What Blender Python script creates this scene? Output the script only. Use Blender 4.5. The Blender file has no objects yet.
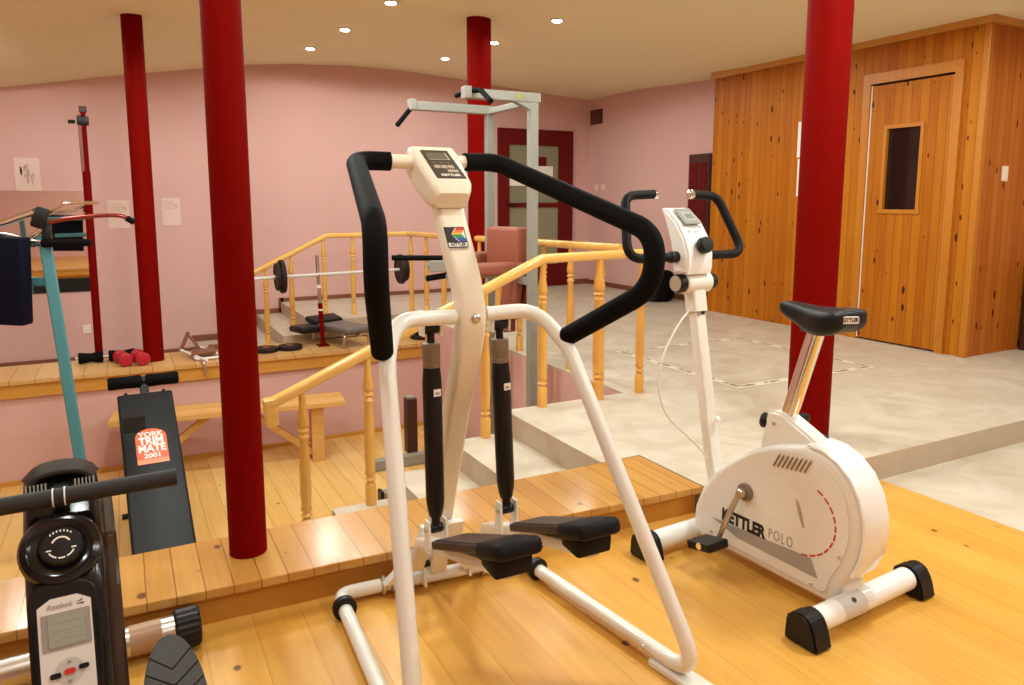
import bpy, bmesh, math, random
from mathutils import Vector, Matrix
PI = math.pi
R = math.radians
random.seed(7)
sc = bpy.context.scene
col = sc.collection

# ------------------------------------------------------------------ camera
cam_d = bpy.data.cameras.new('camera')
cam_d.sensor_width = 36.0
cam_d.lens = 740.0 * 36.0 / 1024.0
cam_d.shift_y = -39.0 / 1024.0
cam_d.clip_start = 0.05
cam = bpy.data.objects.new('camera', cam_d)
col.objects.link(cam)
cam.location = (0, 0, 1.25)
cam.rotation_euler = (R(90 - 7.808), 0, R(-27.811))
sc.camera = cam

# ------------------------------------------------------------------ world, exposure
w = bpy.data.worlds.new('world')
sc.world = w
w.use_nodes = True
w.node_tree.nodes['Background'].inputs[0].default_value = (1.0, 0.82, 0.62, 1)
w.node_tree.nodes['Background'].inputs[1].default_value = 0.02
sc.view_settings.view_transform = 'Standard'
sc.view_settings.look = 'None'
sc.view_settings.gamma = 1
sc.view_settings.use_curve_mapping = False
sc.view_settings.exposure = 0.05
sc.cycles.use_denoising = True
sc.cycles.max_bounces = 8
sc.cycles.diffuse_bounces = 5
sc.cycles.sample_clamp_indirect = 6

# ------------------------------------------------------------------ ceiling lamps (light only; fixtures further down for the visible ones alone)
WARM = (0.91, 1.0, 0.95)
def ceil_z(a, b):
    t = max(0.0, min(1.0, (b - 6.9) / 1.75)); t = t * t * (3 - 2 * t)
    pts = [(-3.3, 1.9), (-0.92, 2.32), (-0.43, 2.41), (0.144, 2.52), (0.85, 2.637), (1.36, 2.725), (1.9, 2.77), (2.46, 2.80),
           (3.06, 2.80), (3.9, 2.75), (4.98, 2.664), (5.76, 2.62), (9.5, 2.5)]
    P = pts[-1][1]
    for (x0, z0), (x1, z1) in zip(pts, pts[1:]):
        if a <= x1:
            P = z0 + (z1 - z0) * (a - x0) / (x1 - x0); break
    s = max(0.0, min(1.0, (a - 3.4) / 2.2)); s = s * s * (3 - 2 * s)
    mid = 2.62 + 0.05 * max(0.0, b - 5.5) - 0.1 * s + 0.12 * math.exp(-((a - 2.0) ** 2) / 3.0 - ((b - 5.6) ** 2) / 4.0)
    return mid + (P - mid) * t
def lamp(a, b, e, ang=176):
    l = bpy.data.lights.new('ceiling_lamp', 'SPOT')
    l.energy = e; l.color = WARM; l.spot_size = R(ang); l.spot_blend = 0.2; l.shadow_soft_size = 0.12
    o = bpy.data.objects.new('ceiling_lamp', l); col.objects.link(o)
    o.location = (a, b, ceil_z(a, b) - 0.03)
    return o
LAMPS_VISIBLE = [(1.784, 7.68), (1.876, 6.73), (1.916, 5.59), (3.166, 7.52), (3.197, 6.42), (3.199, 5.29)]
LAMPS_UNSEEN = [(0.45, 4.9, 88), (-1.0, 5.1, 72), (-0.9, 7.2, 34), (4.4, 6.6, 14), (4.5, 4.8, 9), (1.5, 4.7, 66), (3.0, 3.7, 26), (4.5, 3.0, 19), (0.35, 3.7, 78), (-1.2, 3.4, 66),
               (0.1, 1.5, 56), (2.2, 3.15, 62), (2.5, 1.42, 125), (3.3, 0.8, 70), (4.7, 1.5, 36), (6.4, 1.6, 30), (-1.2, 0.8, 40), (0.9, -0.6, 66), (2.4, -0.7, 60), (4.0, -0.6, 46), (6.0, -0.4, 36)]  # unseen lights without fixtures, added and tuned to brighten floors and walls
for a_, b_ in LAMPS_VISIBLE: lamp(a_, b_, 28)
for a_, b_, e_ in LAMPS_UNSEEN: lamp(a_, b_, e_)

# ================================================================== helpers
OFF = Vector((0, 0, 0))
def V(*p): return Vector(p)
def obj(name, bm, m, parent=None, smooth=False, mods=None, label=None):
    """links a bmesh as ONE mesh object, local to its thing"""
    bm.normal_update()
    me = bpy.data.meshes.new(name)
    if parent is not None and OFF.length: bmesh.ops.translate(bm, verts=bm.verts, vec=-OFF)
    bm.to_mesh(me); bm.free()
    for mm in (m if isinstance(m, (list, tuple)) else [m]): me.materials.append(mm)
    if smooth:
        for p in me.polygons: p.use_smooth = True
        try: me.set_sharp_from_angle(angle=R(smooth if smooth is not True else 40))
        except Exception: pass
    o = bpy.data.objects.new(name, me); col.objects.link(o)
    if parent is not None: o.parent = parent
    if label: o['label'] = label
    return o
def thing(name, label, cat, loc=(0, 0, 0), rz=0, group=None, world=True):
    global OFF
    o = bpy.data.objects.new(name, None); col.objects.link(o)
    o.empty_display_size = 0.1
    o.location = loc; o.rotation_euler = (0, 0, rz)
    o['label'] = label; o['category'] = cat
    if group: o['group'] = group
    OFF = Vector(loc) if world else Vector((0, 0, 0))
    return o
def tag(o, label, cat, group=None):
    o['label'] = label; o['category'] = cat
    if group: o['group'] = group
    return o
def struct(name, bm, m, parent=None, smooth=False):
    global OFF
    OFF = Vector((0, 0, 0))
    o = obj(name, bm, m, parent, smooth)
    if parent is None: o['kind'] = 'structure'
    return o
def copy_tree(o, parent=None):
    c = o.copy(); col.objects.link(c); c.parent = parent
    for ch in list(o.children): copy_tree(ch, c)
    return c

def box(bm, c, s, rot=None, bev=0.0, seg=2, mi=0):
    r = bmesh.ops.create_cube(bm, size=1.0)
    vs = r['verts']
    bmesh.ops.scale(bm, vec=Vector(s), verts=vs)
    if bev > 0:
        es = list({e for v in vs for e in v.link_edges})
        rr = bmesh.ops.bevel(bm, geom=es, offset=bev, segments=seg, affect='EDGES', profile=0.5)
        vs = [v for v in rr['verts']]
        fs = {f for v in vs for f in v.link_faces}
        vs = list({v for f in fs for v in f.verts})
    if rot is not None: bmesh.ops.rotate(bm, cent=(0, 0, 0), matrix=rot.to_3x3(), verts=vs)
    bmesh.ops.translate(bm, vec=Vector(c), verts=vs)
    if mi:
        for f in {f for v in vs for f in v.link_faces}: f.material_index = mi
    return vs
def bx(x0, x1, y0, y1, z0, z1, bm=None, bev=0.0):
    bm = bm or bmesh.new()
    box(bm, ((x0 + x1) / 2, (y0 + y1) / 2, (z0 + z1) / 2), (abs(x1 - x0), abs(y1 - y0), abs(z1 - z0)), bev=bev)
    return bm
def rounded(pts, r, n=7):
    """polyline with filleted corners; r: one radius or one per point"""
    pts = [Vector(p) for p in pts]
    out = [pts[0]]
    for i in range(1, len(pts) - 1):
        rr = r[i] if isinstance(r, (list, tuple)) else r
        p, a, b = pts[i], pts[i - 1], pts[i + 1]
        u, v = (a - p), (b - p)
        lu, lv = u.length, v.length
        u.normalize(); v.normalize()
        ang = u.angle(v)
        if rr <= 0 or ang > PI - 0.02: out.append(p); continue
        d = min(rr / math.tan(ang / 2), lu * 0.48, lv * 0.48)
        A, B = p + u * d, p + v * d
        for k in range(n + 1):
            t = k / n
            out.append(A * (1 - t) ** 2 + p * 2 * t * (1 - t) + B * t * t)
    out.append(pts[-1])
    return out
def spline(pts, n=8):
    pts = [Vector(p) for p in pts]
    P = [pts[0] * 2 - pts[1]] + pts + [pts[-1] * 2 - pts[-2]]
    out = []
    for i in range(1, len(P) - 2):
        a, b, c, d = P[i - 1], P[i], P[i + 1], P[i + 2]
        for k in range(n):
            t = k / n
            out.append(0.5 * ((2 * b) + (c - a) * t + (2 * a - 5 * b + 4 * c - d) * t * t + (3 * b - a - 3 * c + d) * t ** 3))
    out.append(pts[-1])
    return out
def ring_faces(bm, rings, closed_ring=True, cap=True, mi=0):
    n = len(rings[0])
    for r0, r1 in zip(rings, rings[1:]):
        for i in range(n if closed_ring else n - 1):
            j = (i + 1) % n
            f = bm.faces.new((r0[i], r0[j], r1[j], r1[i])); f.material_index = mi
    if cap:
        f = bm.faces.new(list(reversed(rings[0]))); f.material_index = mi
        f = bm.faces.new(rings[-1]); f.material_index = mi
def sweep(bm, path, prof, side=None, scale=None, cap=True, mi=0):
    """sweeps a closed 2-D profile along a path; side: fixed x axis of the profile, else parallel transport"""
    path = [Vector(p) for p in path]
    rings = []; X = None
    for i, p in enumerate(path):
        t = (path[min(i + 1, len(path) - 1)] - path[max(i - 1, 0)]).normalized()
        if side is not None:
            X = Vector(side); X = (X - t * X.dot(t)).normalized()
        elif X is None:
            up = Vector((0, 0, 1)) if abs(t.z) < 0.9 else Vector((1, 0, 0))
            X = up.cross(t).normalized()
        else:
            X = (X - t * X.dot(t)).normalized()
        Y = t.cross(X)
        sx, sy = (1, 1) if scale is None else scale(i / (len(path) - 1))
        rings.append([bm.verts.new(p + X * (u * sx) + Y * (v * sy)) for u, v in prof])
    ring_faces(bm, rings, cap=cap, mi=mi)
    return bm
def circ(r, n=16): return [(r * math.cos(2 * PI * k / n), r * math.sin(2 * PI * k / n)) for k in range(n)]
def rrect(wd, h, r, n=4):
    out = []
    for cx, cy, a0 in ((wd / 2 - r, h / 2 - r, 0), (-wd / 2 + r, h / 2 - r, 90), (-wd / 2 + r, -h / 2 + r, 180), (wd / 2 - r, -h / 2 + r, 270)):
        for k in range(n + 1):
            a = R(a0 + 90 * k / n); out.append((cx + r * math.cos(a), cy + r * math.sin(a)))
    return out
def tube(bm, pts, r, n=16, mi=0): return sweep(bm, pts, circ(r, n), mi=mi)
def rod(p, q, r, n=16, bm=None):
    bm = bm or bmesh.new(); return tube(bm, [p, q], r, n)
def lathe(bm, prof, base, axis=(0, 0, 1), n=20, mi=0):
    """prof: list of (radius, height) along the axis"""
    ax = Vector(axis).normalized()
    up = Vector((0, 0, 1)) if abs(ax.z) < 0.9 else Vector((1, 0, 0))
    X = up.cross(ax).normalized(); Y = ax.cross(X)
    rings = [[bm.verts.new(Vector(base) + ax * h + X * (max(r, 1e-4) * math.cos(2 * PI * k / n)) + Y * (max(r, 1e-4) * math.sin(2 * PI * k / n)))
              for k in range(n)] for r, h in prof]
    ring_faces(bm, rings, mi=mi)
    return bm
def disc(c, r, h, axis, n=24, bm=None, bev=0.12):
    bm = bm or bmesh.new()
    e = min(h, r) * bev
    return lathe(bm, [(r - e, 0), (r, e), (r, h - e), (r - e, h)], c, axis, n)
def prism(bm, outline, O, U, W, N, depth, mi=0):
    """outline (u,v) in the frame O,U,W pushed along N by depth"""
    O, U, W, N = Vector(O), Vector(U), Vector(W), Vector(N)
    a = [bm.verts.new(O + U * u + W * v) for u, v in outline]
    b = [bm.verts.new(O + U * u + W * v + N * depth) for u, v in outline]
    n = len(outline)
    fs = [bm.faces.new(a), bm.faces.new(list(reversed(b)))]
    for i in range(n):
        j = (i + 1) % n
        fs.append(bm.faces.new((a[j], a[i], b[i], b[j])))
    for f in fs: f.material_index = mi
    bmesh.ops.recalc_face_normals(bm, faces=fs)
    return fs
class Frame:
    """a little plane to lay panels, buttons and lettering on"""
    def __init__(s, O, U, W):
        s.O, s.U, s.W = Vector(O), Vector(U).normalized(), Vector(W)
        s.W = (s.W - s.U * s.W.dot(s.U)).normalized(); s.N = s.U.cross(s.W)
    def p(s, u, v, n=0): return s.O + s.U * u + s.W * v + s.N * n
    def plate(s, u, v, wd, h, t=0.002, r=0.004, n=0.0, bm=None):
        bm = bm or bmesh.new()
        r = min(r, wd * 0.49, h * 0.49)
        prism(bm, [(u + x, v + y) for x, y in rrect(wd, h, r)], s.p(0, 0, n), s.U, s.W, s.N, t)
        return bm
    def poly(s, pts, t=0.002, n=0.0, bm=None):
        bm = bm or bmesh.new(); prism(bm, pts, s.p(0, 0, n), s.U, s.W, s.N, t); return bm
def lettering(txt, size, F, u, v, m, parent, n=0.0015, bold=0.0, sx=1.0, name='lettering', align='CENTER', shear=0.0):
    cu = bpy.data.curves.new('text', 'FONT'); cu.body = txt; cu.size = size; cu.align_x = align; cu.align_y = 'CENTER'
    cu.extrude = 0.0004; cu.offset = bold; cu.shear = shear; cu.resolution_u = 3
    o = bpy.data.objects.new('text', cu); col.objects.link(o)
    dg = bpy.context.evaluated_depsgraph_get()
    me = bpy.data.meshes.new_from_object(o.evaluated_get(dg))
    bm = bmesh.new(); bm.from_mesh(me)
    bpy.data.objects.remove(o); bpy.data.curves.remove(cu); bpy.data.meshes.remove(me)
    for vtx in bm.verts: vtx.co = F.p(u + vtx.co.x * sx, v + vtx.co.y, n + vtx.co.z)
    return obj(name, bm, m, parent)

# ================================================================== materials
def nt(name):
    m = bpy.data.materials.new(name); m.use_nodes = True
    n = m.node_tree; return m, n, n.nodes['Principled BSDF']
def plain(name, c, rough=0.5, metal=0.0, noise=0.0, nscale=30.0, coat=0.0, bump=0.0, spec=0.5):
    m, n, b = nt(name)
    b.inputs['Roughness'].default_value = rough; b.inputs['Metallic'].default_value = metal
    b.inputs['Coat Weight'].default_value = coat; b.inputs['Specular IOR Level'].default_value = spec
    if noise > 0 or bump > 0:
        tc = n.nodes.new('ShaderNodeTexCoord'); ns = n.nodes.new('ShaderNodeTexNoise')
        ns.inputs['Scale'].default_value = nscale; ns.inputs['Detail'].default_value = 4
        n.links.new(tc.outputs['Object'], ns.inputs['Vector'])
        mx = n.nodes.new('ShaderNodeMix'); mx.data_type = 'RGBA'
        mx.inputs[6].default_value = tuple(x * (1 - noise) for x in c) + (1,)
        mx.inputs[7].default_value = tuple(min(1, x * (1 + noise)) for x in c) + (1,)
        n.links.new(ns.outputs['Fac'], mx.inputs[0]); n.links.new(mx.outputs[2], b.inputs['Base Color'])
        if bump > 0:
            bp = n.nodes.new('ShaderNodeBump'); bp.inputs['Strength'].default_value = bump; bp.inputs['Distance'].default_value = 0.004
            n.links.new(ns.outputs['Fac'], bp.inputs['Height']); n.links.new(bp.outputs['Normal'], b.inputs['Normal'])
    else: b.inputs['Base Color'].default_value = c + (1,)
    return m
def mathn(n, op, a, b=None, c=None):
    k = n.nodes.new('ShaderNodeMath'); k.operation = op
    for i, x in enumerate((a, b, c)):
        if x is None: continue
        if isinstance(x, (int, float)): k.inputs[i].default_value = x
        else: n.links.new(x, k.inputs[i])
    return k.outputs[0]
def mixc(n, f, a, b):
    mx = n.nodes.new('ShaderNodeMix'); mx.data_type = 'RGBA'
    for i, x in ((0, f), (6, a), (7, b)):
        if isinstance(x, tuple): mx.inputs[i].default_value = x + (1,)
        elif isinstance(x, (int, float)): mx.inputs[i].default_value = x
        else: n.links.new(x, mx.inputs[i])
    return mx.outputs[2]
M = {}
def boards(name, across, along, width, light, dark, knotc, rough=0.35, knots=1.0, gap=0.03, gapc=(0.12, 0.05, 0.02), kscale=(5.0, 1.7), vary=0.55, coat=0.0, spec=0.32):
    """pine boards: grain, a tone of its own per board, dark knots, thin joints"""
    m, n, b = nt(name)
    tc = n.nodes.new('ShaderNodeTexCoord'); sp = n.nodes.new('ShaderNodeSeparateXYZ')
    n.links.new(tc.outputs['Object'], sp.inputs[0])
    A = sp.outputs[across]; L = sp.outputs[along]; T = sp.outputs[3 - across - along]
    q = mathn(n, 'DIVIDE', A, width)
    idx = mathn(n, 'FLOOR', q); fr = mathn(n, 'SUBTRACT', q, idx)
    wn = n.nodes.new('ShaderNodeTexWhiteNoise'); wn.noise_dimensions = '1D'; n.links.new(idx, wn.inputs['W'])
    rnd = wn.outputs['Value']
    Ls = mathn(n, 'ADD', L, mathn(n, 'MULTIPLY', rnd, 17.3))
    cb = n.nodes.new('ShaderNodeCombineXYZ')
    n.links.new(mathn(n, 'MULTIPLY', A, 22.0), cb.inputs[0]); n.links.new(mathn(n, 'MULTIPLY', Ls, 1.3), cb.inputs[1]); n.links.new(mathn(n, 'MULTIPLY', T, 22.0), cb.inputs[2])
    g = n.nodes.new('ShaderNodeTexNoise'); g.inputs['Scale'].default_value = 1.6; g.inputs['Detail'].default_value = 5; g.inputs['Distortion'].default_value = 0.6
    n.links.new(cb.outputs[0], g.inputs['Vector'])
    tone = mathn(n, 'ADD', mathn(n, 'MULTIPLY', rnd, vary), mathn(n, 'MULTIPLY', mathn(n, 'SUBTRACT', g.outputs['Fac'], 0.3), 1.3 * (1.15 - vary * 0.5)))
    tone.node.use_clamp = True
    c = mixc(n, tone, light, dark)
    if knots > 0:
        kb = n.nodes.new('ShaderNodeCombineXYZ')
        n.links.new(mathn(n, 'MULTIPLY', A, kscale[0]), kb.inputs[0]); n.links.new(mathn(n, 'MULTIPLY', Ls, kscale[1]), kb.inputs[1])
        vo = n.nodes.new('ShaderNodeTexVoronoi'); vo.voronoi_dimensions = '2D'; vo.inputs['Scale'].default_value = 1.0
        n.links.new(kb.outputs[0], vo.inputs['Vector'])
        cs = n.nodes.new('ShaderNodeSeparateColor'); n.links.new(vo.outputs['Color'], cs.inputs[0])
        size = mathn(n, 'MULTIPLY', mathn(n, 'SUBTRACT', cs.outputs[0], 0.30), 0.155 * knots)
        kd = mathn(n, 'SUBTRACT', size, mathn(n, 'ADD', vo.outputs['Distance'], mathn(n, 'MULTIPLY', g.outputs['Fac'], 0.04)))
        km = mathn(n, 'MULTIPLY', kd, 45.0); km.node.use_clamp = True
        halo = mathn(n, 'MULTIPLY', mathn(n, 'ADD', kd, 0.07), 6.0); halo.node.use_clamp = True
        c = mixc(n, mathn(n, 'MULTIPLY', halo, 0.45), c, dark)
        c = mixc(n, mathn(n, 'MULTIPLY', km, 0.95), c, knotc)
    e = mathn(n, 'LESS_THAN', mathn(n, 'MINIMUM', fr, mathn(n, 'SUBTRACT', 1.0, fr)), gap)
    c = mixc(n, mathn(n, 'MULTIPLY', e, 0.75), c, gapc)
    n.links.new(c, b.inputs['Base Color'])
    b.inputs['Roughness'].default_value = rough; b.inputs['Coat Weight'].default_value = coat; b.inputs['Coat Roughness'].default_value = 0.15; b.inputs['Specular IOR Level'].default_value = spec
    bp = n.nodes.new('ShaderNodeBump'); bp.inputs['Strength'].default_value = 0.35; bp.inputs['Distance'].default_value = 0.004
    n.links.new(mathn(n, 'SUBTRACT', 1.0, e), bp.inputs['Height']); n.links.new(bp.outputs['Normal'], b.inputs['Normal'])
    return m
def tile_mat():
    m, n, b = nt('beige_tile')
    tc = n.nodes.new('ShaderNodeTexCoord'); sp = n.nodes.new('ShaderNodeSeparateXYZ'); n.links.new(tc.outputs['Object'], sp.inputs[0])
    x, y, z = sp.outputs
    ns = n.nodes.new('ShaderNodeTexNoise'); ns.inputs['Scale'].default_value = 2.6; ns.inputs['Detail'].default_value = 8; ns.inputs['Distortion'].default_value = 1.6; ns.inputs['Roughness'].default_value = 0.6
    n.links.new(tc.outputs['Object'], ns.inputs['Vector'])
    f = mathn(n, 'MULTIPLY', mathn(n, 'SUBTRACT', ns.outputs['Fac'], 0.33), 2.8); f.node.use_clamp = True
    c = mixc(n, mathn(n, 'MULTIPLY', f, 0.75), (0.67, 0.60, 0.49), (0.47, 0.385, 0.28))
    # a square border of small patterned tiles let into the floor
    dx = mathn(n, 'ABSOLUTE', mathn(n, 'SUBTRACT', x, 3.93)); dy = mathn(n, 'ABSOLUTE', mathn(n, 'SUBTRACT', y, 3.90))
    d = mathn(n, 'MAXIMUM', dx, dy)
    band = mathn(n, 'MULTIPLY', mathn(n, 'GREATER_THAN', d, 0.565), mathn(n, 'LESS_THAN', d, 0.655))
    edge = mathn(n, 'MULTIPLY', band, mathn(n, 'ADD', mathn(n, 'LESS_THAN', d, 0.575), mathn(n, 'GREATER_THAN', d, 0.645)))
    al = mathn(n, 'FRACT', mathn(n, 'MULTIPLY', mathn(n, 'ADD', mathn(n, 'MINIMUM', dx, dy), 0.0), 4.6))
    mot = mathn(n, 'MULTIPLY', mathn(n, 'MULTIPLY', band, mathn(n, 'LESS_THAN', mathn(n, 'ABSOLUTE', mathn(n, 'SUBTRACT', al, 0.5)), 0.3)),
                mathn(n, 'LESS_THAN', mathn(n, 'ABSOLUTE', mathn(n, 'SUBTRACT', d, 0.6075)), 0.016))
    vn = n.nodes.new('ShaderNodeTexNoise'); vn.inputs['Scale'].default_value = 45; n.links.new(tc.outputs['Object'], vn.inputs['Vector'])
    c = mixc(n, mathn(n, 'MULTIPLY', band, 0.8), c, (0.86, 0.80, 0.66))
    c = mixc(n, mathn(n, 'MULTIPLY', edge, 0.75), c, (0.30, 0.22, 0.15))
    c = mixc(n, mathn(n, 'MULTIPLY', mot, mathn(n, 'GREATER_THAN', vn.outputs['Fac'], 0.40)), c, (0.23, 0.16, 0.11))
    # grout
    gx = mathn(n, 'FRACT', mathn(n, 'DIVIDE', x, 0.42)); gy = mathn(n, 'FRACT', mathn(n, 'DIVIDE', y, 0.42))
    g = mathn(n, 'MAXIMUM', mathn(n, 'LESS_THAN', gx, 0.008), mathn(n, 'LESS_THAN', gy, 0.008))
    c = mixc(n, mathn(n, 'MULTIPLY', g, 0.12), c, (0.35, 0.28, 0.2))
    n.links.new(c, b.inputs['Base Color'])
    b.inputs['Roughness'].default_value = 0.42
    return m

M['floor_wood'] = boards('varnished_pine_floor', 0, 1, 0.14, (0.74, 0.405, 0.085), (0.61, 0.285, 0.038), (0.13, 0.035, 0.010), rough=0.33, knots=0.9, gap=0.007, gapc=(0.42, 0.19, 0.05), kscale=(4.0, 2.9), vary=0.35, coat=0.06)
M['sunk_wood'] = boards('pale_pine_floor', 0, 1, 0.13, (0.82, 0.56, 0.22), (0.68, 0.37, 0.085), (0.25, 0.10, 0.04), rough=0.3, knots=0.6, gap=0.02, gapc=(0.40, 0.18, 0.05), kscale=(3.4, 2.0), coat=0.2)
M['plank'] = boards('pine_step_boards', 0, 1, 0.078, (0.62, 0.33, 0.085), (0.48, 0.215, 0.040), (0.14, 0.05, 0.02), rough=0.24, knots=0.85, gap=0.026, gapc=(0.20, 0.08, 0.02), kscale=(4, 3), coat=0.5)
M['fascia'] = boards('pine_fascia', 2, 0, 0.4, (0.62, 0.31, 0.060), (0.50, 0.21, 0.028), (0.14, 0.05, 0.02), rough=0.35, knots=0, gap=0.0, kscale=(5, 3))
M['ledge_wood'] = boards('pine_ledge_boards', 0, 1, 0.16, (0.68, 0.42, 0.17), (0.54, 0.27, 0.08), (0.14, 0.05, 0.02), rough=0.35, knots=0.8, gap=0.02, gapc=(0.2, 0.08, 0.03))
M['sauna_wood'] = boards('knotty_pine_panelling', 1, 2, 0.072, (0.50, 0.175, 0.010), (0.35, 0.088, 0.004), (0.05, 0.006, 0.002), rough=0.45, spec=0.14, knots=1.5, gap=0.04, gapc=(0.22, 0.06, 0.006), kscale=(10.5, 4.2), vary=0.6)
M['sauna_side'] = boards('knotty_pine_side_panelling', 0, 2, 0.075, (0.50, 0.165, 0.018), (0.36, 0.085, 0.007), (0.05, 0.006, 0.002), rough=0.45, spec=0.14, knots=1.5, gap=0.04, gapc=(0.20, 0.05, 0.006), kscale=(10.5, 4.2))
M['trim_wood'] = boards('pine_trim', 1, 2, 0.5, (0.50, 0.185, 0.014), (0.40, 0.12, 0.008), (0.12, 0.03, 0.01), rough=0.35, knots=0, gap=0.0, kscale=(6, 3))
M['rail_wood'] = boards('turned_pine', 0, 2, 0.3, (0.80, 0.44, 0.10), (0.68, 0.31, 0.055), (0.2, 0.06, 0.02), rough=0.28, knots=0.3, gap=0.0, kscale=(7, 3), coat=0.3)
M['hand_wood'] = boards('pine_handrail', 1, 0, 0.3, (0.84, 0.50, 0.14), (0.72, 0.36, 0.075), (0.2, 0.06, 0.02), rough=0.25, knots=0.3, gap=0.0, kscale=(5, 3), coat=0.4)
M['bench_wood'] = boards('bench_pine', 1, 0, 0.15, (0.74, 0.44, 0.15), (0.60, 0.28, 0.06), (0.2, 0.06, 0.02), rough=0.35, knots=0.6, gap=0.02)
M['tile'] = tile_mat()
M['riser'] = plain('darker_tile_riser', (0.50, 0.40, 0.285), 0.5, noise=0.12, nscale=12)
M['pink'] = plain('pink_plaster', (0.66, 0.395, 0.358), 0.85, noise=0.03, nscale=3, bump=0.05)
M['ceil'] = plain('cream_ceiling_paint', (0.82, 0.735, 0.50), 0.9, noise=0.02, nscale=2)
M['red'] = plain('oxblood_paint', (0.165, 0.0025, 0.001), 0.6, noise=0.10, nscale=9, spec=0.02)
M['red_thin'] = plain('dark_red_paint', (0.15, 0.002, 0.002), 0.6, spec=0.03)
M['door_red'] = plain('mahogany_paint', (0.125, 0.008, 0.007), 0.45, noise=0.1, nscale=12, spec=0.1)
M['dark_brown'] = plain('dark_brown_wood', (0.05, 0.012, 0.008), 0.45, noise=0.2, nscale=14)
M['skirt'] = plain('brown_skirting', (0.20, 0.065, 0.03), 0.4, noise=0.15, nscale=10)
M['white'] = plain('white_enamel', (0.80, 0.79, 0.735), 0.28, coat=0.4)
M['cream'] = plain('cream_plastic', (0.80, 0.72, 0.57), 0.4, noise=0.02, nscale=40)
M['bike_white'] = plain('white_bike_plastic', (0.79, 0.765, 0.70), 0.32, noise=0.015, nscale=20, coat=0.2)
M['bike_rim'] = plain('bright_white_plastic', (0.85, 0.86, 0.85), 0.25, coat=0.3)
M['black'] = plain('black_plastic', (0.007, 0.0065, 0.0065), 0.4, spec=0.3)
M['foam'] = plain('black_foam', (0.0055, 0.005, 0.005), 0.7, noise=0.3, nscale=120, bump=0.1, spec=0.05)
M['gloss_black'] = plain('glossy_black_plastic', (0.006, 0.006, 0.0065), 0.16, coat=0.12, spec=0.35)
M['rubber'] = plain('dark_rubber', (0.007, 0.0066, 0.007), 0.55, noise=0.2, nscale=60, spec=0.14)
M['vinyl'] = plain('black_vinyl', (0.009, 0.009, 0.010), 0.42, noise=0.15, nscale=90, bump=0.06, spec=0.22)
M['navy'] = plain('navy_vinyl', (0.003, 0.004, 0.013), 0.55, noise=0.2, nscale=40, spec=0.1)
M['tread'] = plain('brown_black_tread', (0.040, 0.022, 0.016), 0.5, noise=0.25, nscale=80, bump=0.2)
M['chrome'] = plain('chrome', (0.82, 0.80, 0.76), 0.12, metal=1.0)
M['steel'] = plain('brushed_steel', (0.62, 0.58, 0.52), 0.3, metal=1.0, noise=0.1, nscale=30)
M['grey_paint'] = plain('light_grey_paint', (0.29, 0.285, 0.245), 0.5)
M['mid_grey'] = plain('mid_grey_paint', (0.30, 0.28, 0.25), 0.45)
M['taupe'] = plain('taupe_plastic', (0.22, 0.16, 0.11), 0.5)
M['iron'] = plain('cast_iron', (0.020, 0.010, 0.009), 0.55, noise=0.3, nscale=60, bump=0.2, spec=0.2)
M['salmon'] = plain('salmon_vinyl', (0.31, 0.088, 0.052), 0.5, noise=0.06, nscale=20)
M['salmon_dark'] = plain('dark_salmon_vinyl', (0.20, 0.03, 0.022), 0.5, noise=0.1, nscale=20)
M['teal'] = plain('teal_enamel', (0.075, 0.255, 0.30), 0.4)
M['red_vinyl'] = plain('red_rubber', (0.42, 0.008, 0.02), 0.4, noise=0.1, nscale=40)
M['paper'] = plain('paper', (0.76, 0.56, 0.49), 0.85)
M['ink'] = plain('grey_ink', (0.50, 0.33, 0.28), 0.9, spec=0.1)
M['ink_faint'] = plain('faint_print', (0.55, 0.40, 0.33), 0.8)
M['white_card'] = plain('white_card', (0.80, 0.74, 0.66), 0.6)
M['outlet'] = plain('ivory_plastic', (0.80, 0.68, 0.52), 0.45)
M['lcd'] = plain('lcd_glass', (0.30, 0.33, 0.27), 0.2, coat=0.3)
M['lcd_dark'] = plain('lcd_segments', (0.05, 0.06, 0.05), 0.3)
M['lcd_pale'] = plain('pale_lcd', (0.42, 0.46, 0.44), 0.2)
M['brown_panel'] = plain('brown_membrane', (0.055, 0.040, 0.030), 0.4)
M['key'] = plain('beige_keys', (0.42, 0.34, 0.25), 0.5)
M['label_white'] = plain('label_white', (0.82, 0.80, 0.76), 0.5)
M['label_orange'] = plain('orange_label', (0.72, 0.10, 0.018), 0.4)
M['label_red'] = plain('red_ink', (0.55, 0.02, 0.02), 0.5)
M['stripe_grey'] = plain('grey_decal', (0.36, 0.33, 0.30), 0.4)
M['txt_black'] = plain('black_ink', (0.012, 0.01, 0.01), 0.5)
for k, c in dict(rb_red=(0.55, 0.03, 0.02), rb_orange=(0.75, 0.20, 0.02), rb_yellow=(0.75, 0.5, 0.03), rb_green=(0.03, 0.25, 0.06), rb_blue=(0.02, 0.10, 0.40)).items(): M[k] = plain(k, c, 0.4)
M['faceplate'] = plain('silver_faceplate', (0.70, 0.68, 0.65), 0.3, coat=0.3)
m, n, b = nt('wall_mirror'); b.inputs['Base Color'].default_value = (0.86, 0.84, 0.80, 1); b.inputs['Metallic'].default_value = 1; b.inputs['Roughness'].default_value = 0.02
M['mirror'] = m
def glass_mat(name, c, rough, tr):
    m, n, b = nt(name); b.inputs['Base Color'].default_value = c + (1,); b.inputs['Roughness'].default_value = rough
    b.inputs['Transmission Weight'].default_value = tr; b.inputs['IOR'].default_value = 1.1
    return m
M['smoked'] = plain('smoked_glass', (0.016, 0.008, 0.006), 0.06, spec=0.6)
M['glass'] = glass_mat('clear_glass', (0.9, 0.95, 0.9), 0.02, 1.0)
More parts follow.
